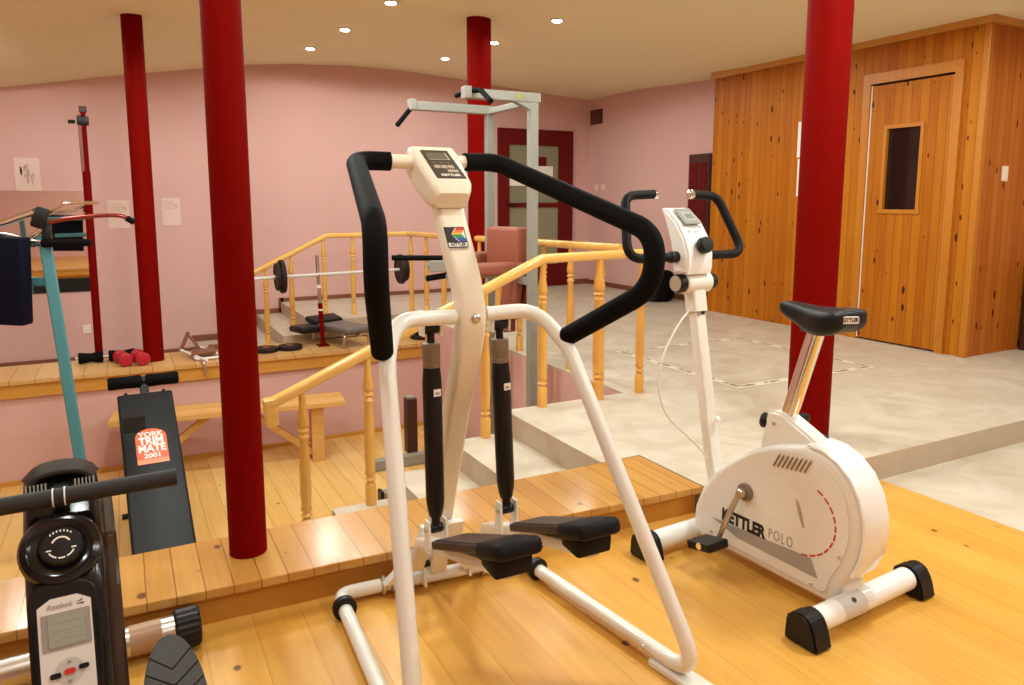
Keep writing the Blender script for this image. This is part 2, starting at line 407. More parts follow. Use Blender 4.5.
m, n, b = nt('lamp_glow'); b.inputs['Emission Color'].default_value = (1, 0.86, 0.66, 1); b.inputs['Emission Strength'].default_value = 30; b.inputs['Base Color'].default_value = (0.9, 0.85, 0.7, 1)
M['glow'] = m

# ================================================================== the setting
def addbox(bm, x0, x1, y0, y1, z0, z1): bx(x0, x1, y0, y1, z0, z1, bm)
bm = bmesh.new(); addbox(bm, -3.2, 2.005, -2.6, 2.38, -0.06, 0.0); addbox(bm, 2.005, 2.985, -2.6, 2.07, -0.06, 0.0)
struct('floor', bm, M['floor_wood'])
bm = bmesh.new(); addbox(bm, 2.985, 9.0, -2.6, 2.07, -0.06, 0.0)
addbox(bm, 2.008, 9.0, 2.07, 2.575, -0.06, 0.12)
addbox(bm, 1.80, 9.0, 2.575, 3.50, -0.06, 0.12)
addbox(bm, 2.60, 9.0, 3.50, 7.10, -0.06, 0.12)
addbox(bm, 1.57, 9.0, 7.10, 8.65, -0.06, 0.12)
struct('floor', bm, M['tile'])
struct('floor', bx(-3.2, 2.6, 2.57, 6.52, -0.94, -0.88), M['sunk_wood'])
# stairs going down on this side of the sunken floor, and at the far wall
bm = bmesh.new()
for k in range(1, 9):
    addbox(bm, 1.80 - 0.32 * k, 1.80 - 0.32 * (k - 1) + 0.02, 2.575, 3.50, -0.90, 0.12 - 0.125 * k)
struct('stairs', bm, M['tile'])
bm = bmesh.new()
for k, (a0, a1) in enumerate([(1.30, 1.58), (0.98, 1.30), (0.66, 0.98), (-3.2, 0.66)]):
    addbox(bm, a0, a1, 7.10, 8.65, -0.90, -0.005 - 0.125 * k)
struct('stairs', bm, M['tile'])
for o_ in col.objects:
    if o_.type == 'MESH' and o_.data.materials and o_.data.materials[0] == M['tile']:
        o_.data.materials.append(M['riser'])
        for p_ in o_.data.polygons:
            if abs(p_.normal.z) < 0.5: p_.material_index = 1  # upright faces of the tiled slabs take a darker tone
# pink upstands around the sunken floor
bm = bmesh.new(); addbox(bm, -3.2, 2.62, 6.52, 6.60, -0.94, -0.09); struct('wall_ledge', bm, M['pink'])
bm = bmesh.new(); addbox(bm, 2.595, 2.66, 3.50, 6.55, -0.94, 0.105); struct('wall_opening', bm, M['pink'])
bm = bmesh.new(); addbox(bm, -3.2, 2.6, 6.50, 6.52, -0.88, -0.845); struct('baseboard_ledge', bm, M['fascia'])
bm = bmesh.new(); addbox(bm, -3.2, 2.62, 6.47, 7.10, -0.10, -0.07); struct('ledge_boards', bm, M['ledge_wood'])
bm = bmesh.new(); addbox(bm, -3.2, 2.60, 6.49, 6.53, -0.205, -0.10); struct('trim_1', bm, M['fascia'])
# outer walls
bm = bmesh.new(); addbox(bm, -3.2, 9.0, 8.65, 8.80, -1.0, 3.1); struct('wall_left', bm, M['pink'])
bm = bmesh.new(); addbox(bm, 5.76, 5.9, 5.82, 8.66, -0.1, 3.1); struct('wall_back', bm, M['pink'])
bm = bmesh.new(); addbox(bm, 7.6, 7.75, -2.6, 5.7, -0.1, 3.1); struct('wall_right', bm, M['pink'])
bm = bmesh.new(); addbox(bm, -3.35, 9.0, -2.75, -2.6, -0.1, 3.1); struct('wall_near', bm, M['pink'])
bm = bmesh.new(); addbox(bm, -3.35, -3.2, -2.6, 8.8, -1.0, 3.1); struct('wall_west', bm, M['pink'])
# gently vaulted ceiling
bm = bmesh.new(); na, nb = 64, 48; grid = []
for j in range(nb + 1):
    bb = -2.7 + (8.75 + 2.7) * j / nb
    grid.append([bm.verts.new((-3.3 + 12.3 * i / na, bb, ceil_z(-3.3 + 12.3 * i / na, bb))) for i in range(na + 1)])
for j in range(nb):
    for i in range(na): bm.faces.new((grid[j][i], grid[j + 1][i], grid[j + 1][i + 1], grid[j][i + 1]))
struct('ceiling', bm, M['ceil'], smooth=True)
# skirtings
bm = bmesh.new(); addbox(bm, 2.27 - 0.7, 4.33, 8.63, 8.65, 0.12, 0.165); addbox(bm, 5.48, 5.76, 8.63, 8.65, 0.12, 0.19)
addbox(bm, 1.26, 1.60, 8.63, 8.65, -0.005, 0.05); addbox(bm, 0.94, 1.29, 8.63, 8.65, -0.13, -0.07); addbox(bm, 0.62, 0.97, 8.63, 8.65, -0.255, -0.19); addbox(bm, -3.2, 0.65, 8.63, 8.65, -0.38, -0.32)
addbox(bm, 1.55, 1.60, 8.63, 8.65, 0.0, 0.165); addbox(bm, 1.26, 1.30, 8.63, 8.65, -0.13, 0.05); addbox(bm, 0.94, 0.98, 8.63, 8.65, -0.255, -0.07)
struct('baseboard_left', bm, M['skirt'])
bm = bmesh.new(); addbox(bm, 5.745, 5.76, 5.87, 8.63, 0.12, 0.18); struct('baseboard_back', bm, M['skirt'])

# door in the left wall: dark red frame, leaf with three panes
OFF = Vector((0, 0, 0))
def panel_on_left_wall(a0, a1, z0, z1, b0, b1): return bx(a0, a1, b0, b1, z0, z1)
d = bmesh.new()
for x0, x1, z0, z1 in ((4.35, 4.50, 0.12, 1.985), (5.25, 5.47, 0.12, 1.985), (4.35, 5.47, 1.985, 2.19), (4.5, 5.25, 1.18, 1.24), (4.5, 5.25, 0.12, 0.42)):
    addbox(d, x0, x1, 8.60, 8.655, z0, z1)
door1 = struct('door_1', d, M['door_red'])
obj('pane', bx(4.5, 5.25, 8.625, 8.635, 1.24, 1.985), plain('green_grey_glass', (0.22, 0.22, 0.13), 0.12), door1)
obj('pane', bx(4.5, 5.25, 8.625, 8.635, 0.42, 1.18), plain('pale_green_glass', (0.25, 0.23, 0.14), 0.12), door1)
bm = bmesh.new(); addbox(bm, 4.5, 4.80, 8.612, 8.63, 1.46, 1.70); addbox(bm, 4.86, 5.16, 8.612, 8.63, 1.46, 1.72); obj('frosted_panel', bm, M['white_card'], door1)
bm = bmesh.new(); addbox(bm, 4.93, 5.06, 8.612, 8.63, 1.72, 1.84); obj('dark_notice', bm, M['door_red'], door1)
bm = bmesh.new(); tube(bm, rounded([(4.46, 8.60, 1.22), (4.46, 8.555, 1.22), (4.58, 8.555, 1.215)], 0.015), 0.011, 10); obj('handle', bm, M['black'], door1, True)
d = bmesh.new(); addbox(d, 5.70, 5.765, 6.22, 6.545, 0.12, 1.775)
door2 = struct('door_2', d, M['dark_brown'])
d = bmesh.new()
for y0, y1 in ((6.25, 6.37), (6.40, 6.52)):
    for z0, z1 in ((0.25, 0.85), (0.95, 1.68)): addbox(d, 5.694, 5.70, y0, y1, z0, z1)
obj('raised_panels', d, M['door_red'], door2)

# ================================================================== sauna cabin
s = thing('sauna_cabin', 'knotty pine sauna cabin with a plank door and small dark window', 'sauna', (6.5, 4.43, 0.12))
bm = bmesh.new()
for y0, y1, z0, z1 in ((3.17, 3.345, 0.12, 2.53), (4.105, 5.86, 0.12, 2.53), (3.345, 4.105, 2.24, 2.53)): addbox(bm, 5.41, 5.47, y0, y1, z0, z1)
obj('front_panel', bm, M['sauna_wood'], s)
obj('side_panel', bx(5.412, 7.58, 3.165, 3.22, 0.12, 2.53), M['sauna_side'], s)
obj('back_panel', bx(5.45, 7.58, 5.81, 5.86, 0.12, 2.53), M['sauna_side'], s)
obj('corner_strip', bx(5.395, 5.44, 3.15, 3.20, 0.12, 2.5, bev=0.006), M['trim_wood'], s)
bm = bmesh.new(); addbox(bm, 5.375, 5.409, 3.12, 5.88, 2.475, 2.54); addbox(bm, 5.41, 7.58, 3.125, 3.164, 2.475, 2.54); obj('cornice', bm, M['fascia'], s)
bm = bmesh.new(); addbox(bm, 5.385, 5.415, 4.06, 4.125, 0.12, 2.18); addbox(bm, 5.385, 5.415, 3.315, 3.375, 0.12, 2.18); addbox(bm, 5.383, 5.415, 3.315, 4.125, 2.18, 2.26); obj('door_frame', bm, M['trim_wood'], s)
d = bmesh.new()
for y0, y1, z0, z1 in ((3.385, 3.61, 0.135, 2.165), (3.895, 4.05, 0.135, 2.165), (3.61, 3.895, 1.82, 2.165), (3.61, 3.895, 0.135, 1.19)): addbox(d, 5.405, 5.44, y0, y1, z0, z1)
sd = obj('door', d, M['sauna_wood'], s)
bm = bmesh.new()
for y0, y1, z0, z1 in ((3.585, 3.612, 1.192, 1.82), (3.893, 3.92, 1.192, 1.82), (3.585, 3.92, 1.82, 1.848), (3.575, 3.93, 1.16, 1.192)): addbox(bm, 5.39, 5.42, y0, y1, z0, z1)
obj('window_frame', bm, M['trim_wood'], sd)
obj('window_pane', bx(5.425, 5.432, 3.61, 3.895, 1.19, 1.82), M['smoked'], sd)
bm = bmesh.new(); addbox(bm, 5.400, 5.412, 4.05, 4.058, 0.135, 2.17); addbox(bm, 5.400, 5.412, 3.377, 3.385, 0.135, 2.17); obj('seal_strip', bm, M['label_white'], sd)
t = thing('light_switch', 'ivory light switch on the side wall of the pine cabin', 'switch', (5.717, 3.165, 1.45))
obj('switch_plate', bx(5.685, 5.75, 3.15, 3.165, 1.40, 1.51, bev=0.004), M['outlet'], t)
obj('rocker', bx(5.70, 5.735, 3.144, 3.15, 1.42, 1.49, bev=0.002), M['outlet'], t)
t = thing('storage_cupboard', 'low dark brown cupboard at the right edge beside the pine cabin', 'cupboard', (6.25, 3.0, 0.12))
obj('carcass', bx(6.08, 6.5, 2.86, 3.14, 0.12, 0.80, bev=0.006), M['dark_brown'], t)
obj('door', bx(6.10, 6.48, 2.845, 2.86, 0.15, 0.77, bev=0.003), M['door_red'], t)
tp = thing('notice_board', 'narrow white notice on the pine cabin behind the right pillar', 'notice', (5.405, 4.7, 1.64))
F = Frame((5.408, 4.70, 1.635), (0, -1, 0), (0, 0, 1))
obj('upper_sheet', F.plate(0, 0.165, 0.15, 0.31, 0.008), M['white_card'], tp)
obj('lower_sheet', F.plate(0.02, -0.17, 0.16, 0.33, 0.008), M['white_card'], tp)
obj('picture', F.plate(0.01, 0.10, 0.09, 0.07, 0.002, n=0.008), M['txt_black'], tp)

# ================================================================== pillars
def pillar(a, b, r, z0, label):
    bm = bmesh.new(); lathe(bm, [(r, z0), (r, ceil_z(a, b) + 0.06)], (a, b, 0), n=40)
    o = obj('pillar', bm, M['red'], smooth=True); tag(o, label, 'pillar'); return o
pillar(0.305, 2.425, 0.0585, 0.12, 'dark red round pillar standing on the plank step in front')
pillar(2.905, 2.42, 0.098, 0.12, 'thick dark red pillar standing behind the exercise bike')
pillar(0.185, 6.81, 0.078, -0.07, 'dark red pillar standing on the wooden ledge by the pink wall')
pillar(2.70, 5.70, 0.100, 0.12, 'dark red pillar behind the grey pull-up tower')

# ================================================================== ceiling fixtures in view
spot_lab = ['small recessed spotlight in the ceiling nearest the far pink wall, leftmost of the lit row',
            'recessed ceiling spotlight in the left row, second from the far wall', 'recessed ceiling spotlight at the top edge of the picture',
            'recessed ceiling spotlight just left of the far red pillar, close to the wall', 'recessed ceiling spotlight just right of the far red pillar top',
            'recessed ceiling spotlight right of the far pillar, nearest the camera in its row']
spot0 = None
for (a, b), lab in zip(LAMPS_VISIBLE, spot_lab):
    z = ceil_z(a, b)
    if spot0 is None:
        spot0 = thing('ceiling_spotlight', lab, 'spotlight', (a, b, z), group='recessed ceiling spotlights')
        bm = bmesh.new(); lathe(bm, [(0.042, 0.002), (0.056, 0.002), (0.058, -0.004), (0.052, -0.010), (0.042, -0.008)], (a, b, z), n=24); obj('trim_ring', bm, M['steel'], spot0, True)
        bm = bmesh.new(); lathe(bm, [(0.040, -0.006), (0.040, -0.012), (0.024, -0.018)], (a, b, z), n=20); obj('bulb', bm, M['glow'], spot0, True)
    else:
        c = copy_tree(spot0); c.location = (a, b, z); c['label'] = lab

# ================================================================== plank step
t = thing('plank_step', 'low varnished plank step running across the front with a pine riser', 'step', (0, 2.39, 0))
def skew(bm):
    for v in bm.verts: v.co.y += (0.058 - 0.034 * v.co.x) * max(0.0, min(1.0, (2.575 - v.co.y) / 0.38))
    return bm
obj('tread', skew(bx(-3.2, 2.003, 2.168, 2.572, 0.09, 0.12, bev=0.004)), M['plank'], t)
obj('riser', skew(bx(-3.2, 1.992, 2.196, 2.56, 0.0, 0.092)), M['fascia'], t)

# ================================================================== railings
def baluster(parent, a, b, z0, z1, r=0.027, m=None):
    h = z1 - z0
    prof = [(r, 0), (r * 1.02, 0.105), (r * 0.62, 0.116), (r * 0.64, 0.121), (r * 1.05, 0.133), (r * 0.66, 0.147), (r * 1.0, 0.163), (r * 0.84, 0.18),
            (r * 0.98, 0.25), (r * 0.92, h * 0.55), (r * 0.70, h - 0.245), (r * 0.98, h - 0.226), (r * 0.62, h - 0.210), (r * 1.03, h - 0.196), (r * 0.62, h - 0.182), (r * 0.95, h - 0.170),
            (r * 1.02, h - 0.155), (r * 0.62, h - 0.085), (r * 0.60, h)]
    bm = bmesh.new(); lathe(bm, prof, (a, b, z0), n=18)
    return obj('baluster', bm, M['rail_wood'], parent, 50)
def handrail(parent, path, wd=0.062, h=0.05):
    bm = bmesh.new(); sweep(bm, path, rrect(wd, h, 0.019, 4), side=None)
    return obj('handrail', bm, M['hand_wood'], parent, 40)
t = thing('stair_railing', 'pine railing with turned posts sloping down the near tiled stairs', 'railing', (1.7, 3.47, 0.12))
B0 = 3.47
rail = [(0.545, B0, 0.315), (2.02, B0, 0.945), (2.72, B0, 0.955)]
handrail(t, rounded(rail, 0.12))
bm = bmesh.new(); box(bm, (0.565, B0, 0.285), (0.055, 0.06, 0.13), Matrix.Rotation(R(-6), 4, 'Y'), bev=0.006); obj('end_block', bm, M['hand_wood'], t)
def rz_at(a): return 0.315 + (min(a, 2.02) - 0.545) * 0.427 - 0.015
for a, k in ((0.71, 4), (1.03, 3), (1.35, 2), (1.67, 1), (2.02, 0), (2.69, 0)): baluster(t, a, B0, 0.12 - 0.125 * k, rz_at(a))
baluster(t, 2.385, B0 - 0.01, 0.12, rz_at(2.385), 0.034)
t = thing('landing_railing', 'pine railing with turned posts around the far side of the sunken floor', 'railing', (2.65, 5.5, 0.12))
pts = [(1.03, 7.32, 0.555), (1.79, 7.32, 0.92), (2.64, 7.32, 0.925), (2.66, 3.62, 0.975)]
handrail(t, rounded(pts, [0, 0.15, 0.05, 0]))
def fz(a): return 0.555 + min(1, (a - 1.03) / 0.76) * 0.365 - 0.012
for a, z0 in ((1.20, -0.13), (1.44, -0.005), (1.76, 0.12), (2.05, 0.12), (2.35, 0.12)): baluster(t, a, 7.32, z0, fz(a), 0.026)
for b in (3.83, 4.19, 4.55, 4.91, 5.26, 5.62, 6.0, 6.4, 6.85, 7.28): baluster(t, 2.655, b, 0.12, 0.925 + (7.32 - b) / 3.7 * 0.05 - 0.012, 0.026)

# ================================================================== things on the far pink wall
OFF = Vector((0, 0, 0))
def wall_paper(name, a, z, wd, h, lab, kind):
    t = thing(name, lab, 'poster', (a, 8.645, z))
    F = Frame((a, 8.648, z), (1, 0, 0), (0, 0, 1))
    obj('sheet', F.plate(0, 0, wd, h, 0.003, 0.002), M['paper'], t)
    bm = bmesh.new(); rr = random.Random(int(a * 100))
    if kind == 0:
        for k in range(14):
            x = rr.uniform(-0.06, 0.06); y = rr.uniform(-0.08, 0.08)
            F.plate(x, y, 0.012, rr.uniform(0.03, 0.07), 0.001, 0.001, n=0.003, bm=bm)
        F.plate(0, -0.02, 0.02, 0.13, 0.001, 0.001, n=0.0035, bm=bm)
    else:
        for k in range(5): F.plate(-0.015 + rr.uniform(-0.01, 0.01), h * 0.36 - k * 0.018, wd * 0.5, 0.006, 0.001, 0.001, n=0.003, bm=bm)
        F.plate(-wd * 0.42, 0.0, 0.004, h * 0.8, 0.001, 0.001, n=0.003, bm=bm)
    obj('print', bm, M['ink'] if kind == 0 else M['ink_faint'], t)
    if kind:
        bm = bmesh.new(); F.plate(wd * 0.22, h * 0.22, 0.01, 0.035, 0.001, 0.001, n=0.004, bm=bm); F.plate(wd * 0.33, h * 0.20, 0.01, 0.035, 0.001, 0.001, n=0.004, bm=bm)
        obj('figure', bm, M['ink'], t)
wall_paper('wall_poster', -0.76, 1.515, 0.21, 0.32, 'pale paper with a sketched figure pinned above the wall mirror', 0)
wall_paper('wall_poster', 0.0, 1.125, 0.20, 0.29, 'pale instruction sheet on the pink wall between thin red post and red pillar', 1)
wall_paper('wall_poster', 0.49, 1.15, 0.18, 0.29, 'pale instruction sheet on the pink wall right of the ledge pillar', 2)
o = obj('wall_mirror', bx(-1.9, -0.29, 8.635, 8.648, 0.35, 1.36), M['mirror'])
tag(o, 'frameless wall mirror behind the weight machine on the far pink wall', 'mirror')
bm = bmesh.new(); box(bm, (-0.364, 8.643, -0.04), (0.075, 0.014, 0.09), bev=0.004); box(bm, (-0.364, 8.635, -0.04), (0.035, 0.004, 0.035), bev=0.001)
tag(obj('power_socket', bm, M['outlet']), 'ivory power socket low on the pink wall under the mirror', 'socket')
t = thing('vent_grille', 'small dark vent high on the pink wall near the corner', 'vent', (5.755, 8.48, 2.38))
F = Frame((5.758, 8.475, 2.38), (0, -1, 0), (0, 0, 1))
obj('frame', F.plate(0, 0, 0.27, 0.19, 0.012), M['dark_brown'], t)
bm = bmesh.new()
for k in range(5): F.plate(0, -0.06 + k * 0.03, 0.22, 0.010, 0.006, 0.002, n=0.012, bm=bm)
obj('slats', bm, M['skirt'], t)
for b, lab in ((8.46, 'white light switch on the pink back wall, nearer the corner'), (8.30, 'white light switch on the pink back wall, farther from the corner')):
    bm = bmesh.new(); box(bm, (5.755, b, 1.44), (0.012, 0.085, 0.085), bev=0.004); box(bm, (5.747, b, 1.44), (0.006, 0.05, 0.05), bev=0.002)
    tag(obj('wall_switch', bm, M['paper']), lab, 'switch')
# bag on the floor by the back wall
t = thing('backpack', 'black backpack on the tiled floor against the back wall', 'bag', (5.45, 6.72, 0.12))
bm = bmesh.new(); box(bm, (5.45, 6.72, 0.30), (0.28, 0.36, 0.36), bev=0.09, seg=4); obj('body', bm, M['foam'], t, True)
bm = bmesh.new(); box(bm, (5.32, 6.72, 0.25), (0.10, 0.26, 0.22), bev=0.04, seg=3); obj('front_pocket', bm, M['black'], t, True)
bm = bmesh.new(); tube(bm, spline([(5.45, 6.64, 0.47), (5.44, 6.68, 0.53), (5.44, 6.76, 0.53), (5.45, 6.80, 0.47)]), 0.012, 8); obj('handle', bm, M['black'], t, True)

# ================================================================== on the ledge: barbell bench, plates, dumbbells
def plate_disc(bm, c, r, th, axis):
    lathe(bm, [(0.022, 0), (0.03, -0.004), (r * 0.55, -0.001), (r * 0.82, 0.0), (r * 0.86, -0.006), (r * 0.97, -0.006), (r, 0.004), (r, th - 0.004), (r * 0.97, th + 0.004), (r * 0.86, th + 0.004), (r * 0.82, th), (0.03, th + 0.002), (0.022, th)], c, axis, 30)
t = thing('barbell', 'chrome barbell with black plates resting on the red upright above the ledge', 'barbell', (1.62, 6.75, 0.59))
bm = rod((0.85, 6.75, 0.582), (2.42, 6.75, 0.612), 0.0145); obj('bar', bm, plain('satin_bar', (0.62, 0.60, 0.55), 0.4), t, True)
for a0 in (1.20, 1.235, 2.34, 2.375):
    rr_ = 0.150 if a0 in (1.235, 2.34) else 0.125
    bm = bmesh.new(); plate_disc(bm, (a0, 6.75, 0.588 + (a0 - 1) * 0.019), rr_ * (1 if a0 < 2 else 0.95), 0.028, (1, 0, 0.019)); obj('weight_plate', bm, M['iron'], t, 30)
for a0 in (1.17, 2.412):
    bm = disc((a0, 6.75, 0.588 + (a0 - 1) * 0.019), 0.026, 0.024, (1, 0, 0)); obj('collar', bm, M['steel'], t, True)
t = thing('rack_upright', 'thin red and silver upright holding the barbell on the ledge', 'stand', (1.575, 6.79, -0.07))
obj('lower_tube', rod((1.60, 6.79, -0.065), (1.585, 6.79, 0.33), 0.021), M['red_thin'], t, True)
obj('upper_tube', rod((1.585, 6.79, 0.33), (1.57, 6.79, 0.77), 0.016), M['steel'], t, True)
bm = bmesh.new(); lathe(bm, [(0.024, 0.26), (0.024, 0.275)], (1.588, 6.79, 0), n=16); lathe(bm, [(0.021, 0.47), (0.021, 0.50)], (1.579, 6.79, 0), n=16); obj('bands', bm, M['label_white'], t, True)
bm = bmesh.new(); box(bm, (1.60, 6.79, -0.065), (0.10, 0.12, 0.012), bev=0.003); obj('foot_plate', bm, M['red_thin'], t)
bm = bmesh.new(); tube(bm, rounded([(1.576, 6.79, 0.555), (1.576, 6.735, 0.555), (1.575, 6.728, 0.60)], 0.01), 0.008, 8); obj('hook', bm, M['steel'], t, True)
t = thing('weight_bench', 'grey and black padded weight bench lying low on the ledge', 'bench', (1.78, 6.85, -0.07), R(0))
dr = Vector((0.33, -0.95, 0)).normalized(); sd_ = Vector((dr.y, -dr.x, 0)) * -1
mt = Matrix(((sd_.x, dr.x, 0, 0), (sd_.y, dr.y, 0, 0), (0, 0, 1, 0), (0, 0, 0, 1)))
ctr = Vector((1.80, 6.80, 0.09))
bm = bmesh.new(); box(bm, ctr + dr * 0.03, (0.30, 0.50, 0.05), mt, bev=0.016, seg=3); obj('back_pad', bm, plain('grey_vinyl', (0.13, 0.115, 0.11), 0.42, noise=0.1, nscale=60), t, True)
bm = bmesh.new(); box(bm, ctr - dr * 0.33 + V(0, 0, 0.035), (0.33, 0.17, 0.055), mt @ Matrix.Rotation(R(-12), 4, 'X'), bev=0.022, seg=3); obj('head_pad', bm, M['vinyl'], t, True)
bm = bmesh.new(); box(bm, ctr - sd_ * 0.27 - dr * 0.22 + V(0, 0, -0.01), (0.22, 0.24, 0.06), mt, bev=0.025, seg=3); obj('side_pad', bm, M['vinyl'], t, True)
bm = bmesh.new(); tube(bm, [ctr - dr * 0.38 + V(0, 0, -0.045), ctr + dr * 0.27 + V(0, 0, -0.045)], 0.018, 10); tube(bm, [ctr - sd_ * 0.30 - dr * 0.22 + V(0, 0, -0.05), ctr - dr * 0.22 + V(0, 0, -0.05)], 0.014, 10); obj('frame', bm, M['steel'], t, True)
for k in (-0.30, 0.2):
    bm = bmesh.new(); tube(bm, rounded([ctr + dr * k - sd_ * 0.14 + V(0, 0, -0.145), ctr + dr * k - sd_ * 0.13 + V(0, 0, -0.045), ctr + dr * k + sd_ * 0.13 + V(0, 0, -0.045), ctr + dr * k + sd_ * 0.14 + V(0, 0, -0.145)], 0.03), 0.014, 10); obj('leg', bm, M['steel'], t, True)
def flat_plate(a, b, r, lab, z=-0.07):
    t = thing('weight_plate', lab, 'weight plate', (a, b, z), group='weight plates lying on the ledge')
    bm = bmesh.new(); plate_disc(bm, (a, b, z + 0.005), r, 0.028, (0, 0, 1)); obj('disc', bm, M['iron'], t, 30)
    bm = bmesh.new(); lathe(bm, [(0.034, 0), (0.034, 0.008), (0.018, 0.008)], (a, b, z + 0.034), n=20); obj('hub', bm, M['skirt'], t, True)
flat_plate(1.085, 6.75, 0.108, 'brown-black weight plate on the ledge, left one of the pair beside the red pillar')
flat_plate(1.295, 6.76, 0.108, 'brown-black weight plate on the ledge, right one of the pair beside the barbell upright')
flat_plate(2.56, 6.72, 0.125, 'dark weight plate on the ledge, lowest of the stack behind the stepper')
flat_plate(2.60, 6.74, 0.115, 'dark weight plate on the ledge, topmost of the stack behind the stepper', -0.022)
bm = bmesh.new(); box(bm, (2.57, 6.86, 0.055), (0.11, 0.05, 0.24), bev=0.008); box(bm, (2.57, 6.86, 0.18), (0.05, 0.035, 0.02), bev=0.004)
tag(obj('chalk_box', bm, M['label_white']), 'small white box on the ledge behind the stacked weight plates', 'box')
def dumbbell(name, a, b, rz, z, r, L, m, mg, lab, hexa=False):
    t = thing(name, lab, 'dumbbell', (a, b, z), rz, world=False)
    for s in (-1, 1):
        bm = bmesh.new(); x0 = s * L / 2
        lathe(bm, [(r * 0.72, -0.045 * 1), (r, -0.03), (r, 0.022), (r * 0.8, 0.034), (r * 0.2, 0.038)], (x0, 0, r), (s, 0, 0), 8 if hexa else 22)
        obj('head', bm, m, t, 35)
    obj('grip', rod((-L / 2, 0, r), (L / 2, 0, r), 0.017), mg, t, True)
dumbbell('dumbbell', -0.045, 6.74, R(103), -0.07, 0.054, 0.17, M['red_vinyl'], M['steel'], 'red dumbbell on the ledge, left one of the two red ones')
dumbbell('dumbbell', 0.082, 6.72, R(101), -0.07, 0.054, 0.17, M['red_vinyl'], M['steel'], 'red dumbbell on the ledge, right one beside the pillar foot')
t = thing('exercise_roller', 'black foam roller bar lying at the back of the ledge behind the red dumbbells', 'roller', (-0.17, 6.925, -0.07), R(2), world=False)
for x0, x1 in ((-0.20, -0.02), (0.02, 0.22)):
    bm = bmesh.new(); lathe(bm, [(0.040, 0), (0.048, 0.01), (0.036, (x1 - x0) * 0.5), (0.048, x1 - x0 - 0.01), (0.040, x1 - x0)], (x0, 0, 0.048), (1, 0, 0), 20); obj('foam_grip', bm, M['foam'], t, True)
obj('bar', rod((-0.22, 0, 0.048), (0.24, 0, 0.048), 0.014), M['steel'], t, True)
# hand-grip exerciser with chrome frame
t = thing('folding_exerciser', 'small folding chrome and brown exerciser hanging over the ledge edge', 'exerciser', (0.52, 6.66, -0.07))
bm = bmesh.new()
for pth in ([(0.40, 6.90, -0.02), (0.52, 6.62, -0.045), (0.57, 6.50, -0.05)], [(0.55, 6.98, -0.02), (0.68, 6.70, -0.045), (0.72, 6.58, -0.05)], [(0.40, 6.90, -0.02), (0.47, 6.80, -0.05), (0.50, 6.60, -0.055), (0.68, 6.62, -0.055)]):
    tube(bm, rounded(pth, 0.03), 0.011, 10)
obj('frame', bm, M['label_white'], t, True)
bm = bmesh.new(); prism(bm, [(0, 0), (0.20, 0.05), (0.20, 0.26), (0.02, 0.24)], (0.46, 6.66, -0.035), (1, 0, 0), (0.05, 1, 0.02), (0, 0, 1), 0.012); obj('pad', bm, M['skirt'], t)
for x in (0.55, 0.71):
    bm = bmesh.new(); tube(bm, spline([(x - 0.02, 6.54, -0.055), (x - 0.01, 6.465, -0.06), (x + 0.005, 6.455, -0.12), (x + 0.01, 6.46, -0.165)]), 0.011, 10); obj('hook', bm, M['steel'], t, True)
bm = bmesh.new(); tube(bm, [(0.40, 6.92, -0.03), (0.47, 6.95, 0.125)], 0.016, 10); tube(bm, [(0.47, 6.95, 0.10), (0.56, 6.90, -0.03)], 0.011, 8); obj('handle', bm, M['skirt'], t, True)
bm = bmesh.new(); box(bm, (0.80, 7.0, -0.035), (0.34, 0.03, 0.05), bev=0.006)
tag(obj('wooden_bar', bm, M['skirt']), 'brown wooden bar lying at the back of the ledge beside the red pillar', 'bar')
# thin red post with dark clamp
t = thing('barbell_stand_post', 'tall thin red post with a dark clamp on top, left of the ledge pillar', 'post', (-0.22, 7.03, -0.07))
obj('tube', rod((-0.222, 7.035, -0.065), (-0.213, 7.035, 1.50), 0.030), M['red_thin'], t, True)
bm = bmesh.new(); box(bm, (-0.232, 7.035, 1.72), (0.03, 0.04, 0.46), bev=0.003); obj('wood_strip', bm, M['skirt'], t)
bm = bmesh.new(); box(bm, (-0.205, 7.035, 1.74), (0.035, 0.045, 0.52), bev=0.004); obj('upper_tube', bm, M['red_thin'], t)
bm = bmesh.new(); box(bm, (-0.21, 7.035, 1.90), (0.085, 0.07, 0.07), bev=0.008); lathe(bm, [(0.016, 0), (0.016, 0.05)], (-0.265, 7.035, 1.89), (-1, 0, 0), 10); obj('clamp', bm, M['black'], t, 30)
bm = bmesh.new(); box(bm, (-0.205, 7.035, 1.99), (0.055, 0.05, 0.05), bev=0.006); obj('cap', bm, M['dark_brown'], t)

# ================================================================== wooden bench on the sunken floor
t = thing('wooden_bench', 'long pine bench with slanted braces against the pink upstand', 'bench', (0.70, 6.16, -0.88), R(-7.5), world=False)
obj('seat', bx(-0.86, 0.88, -0.16, 0.16, 0.465, 0.51, bev=0.005), M['bench_wood'], t)
for x in (-0.72, 0.66):
    bm = bmesh.new(); bx(x - 0.05, x + 0.05, -0.10, -0.05, 0.0, 0.465, bm, bev=0.003); bx(x - 0.05, x + 0.05, 0.05, 0.10, 0.0, 0.465, bm, bev=0.003); bx(x - 0.045, x + 0.045, -0.06, 0.06, 0.05, 0.45, bm)
    obj('leg', bm, M['bench_wood'], t)
for x, s in ((-0.66, 1), (0.62, -1)):
    bm = bmesh.new(); box(bm, (x + s * 0.24, 0.0, 0.25), (0.62, 0.07, 0.05), Matrix.Rotation(-s * R(39), 4, 'Y'), bev=0.003); obj('brace', bm, M['bench_wood'], t)

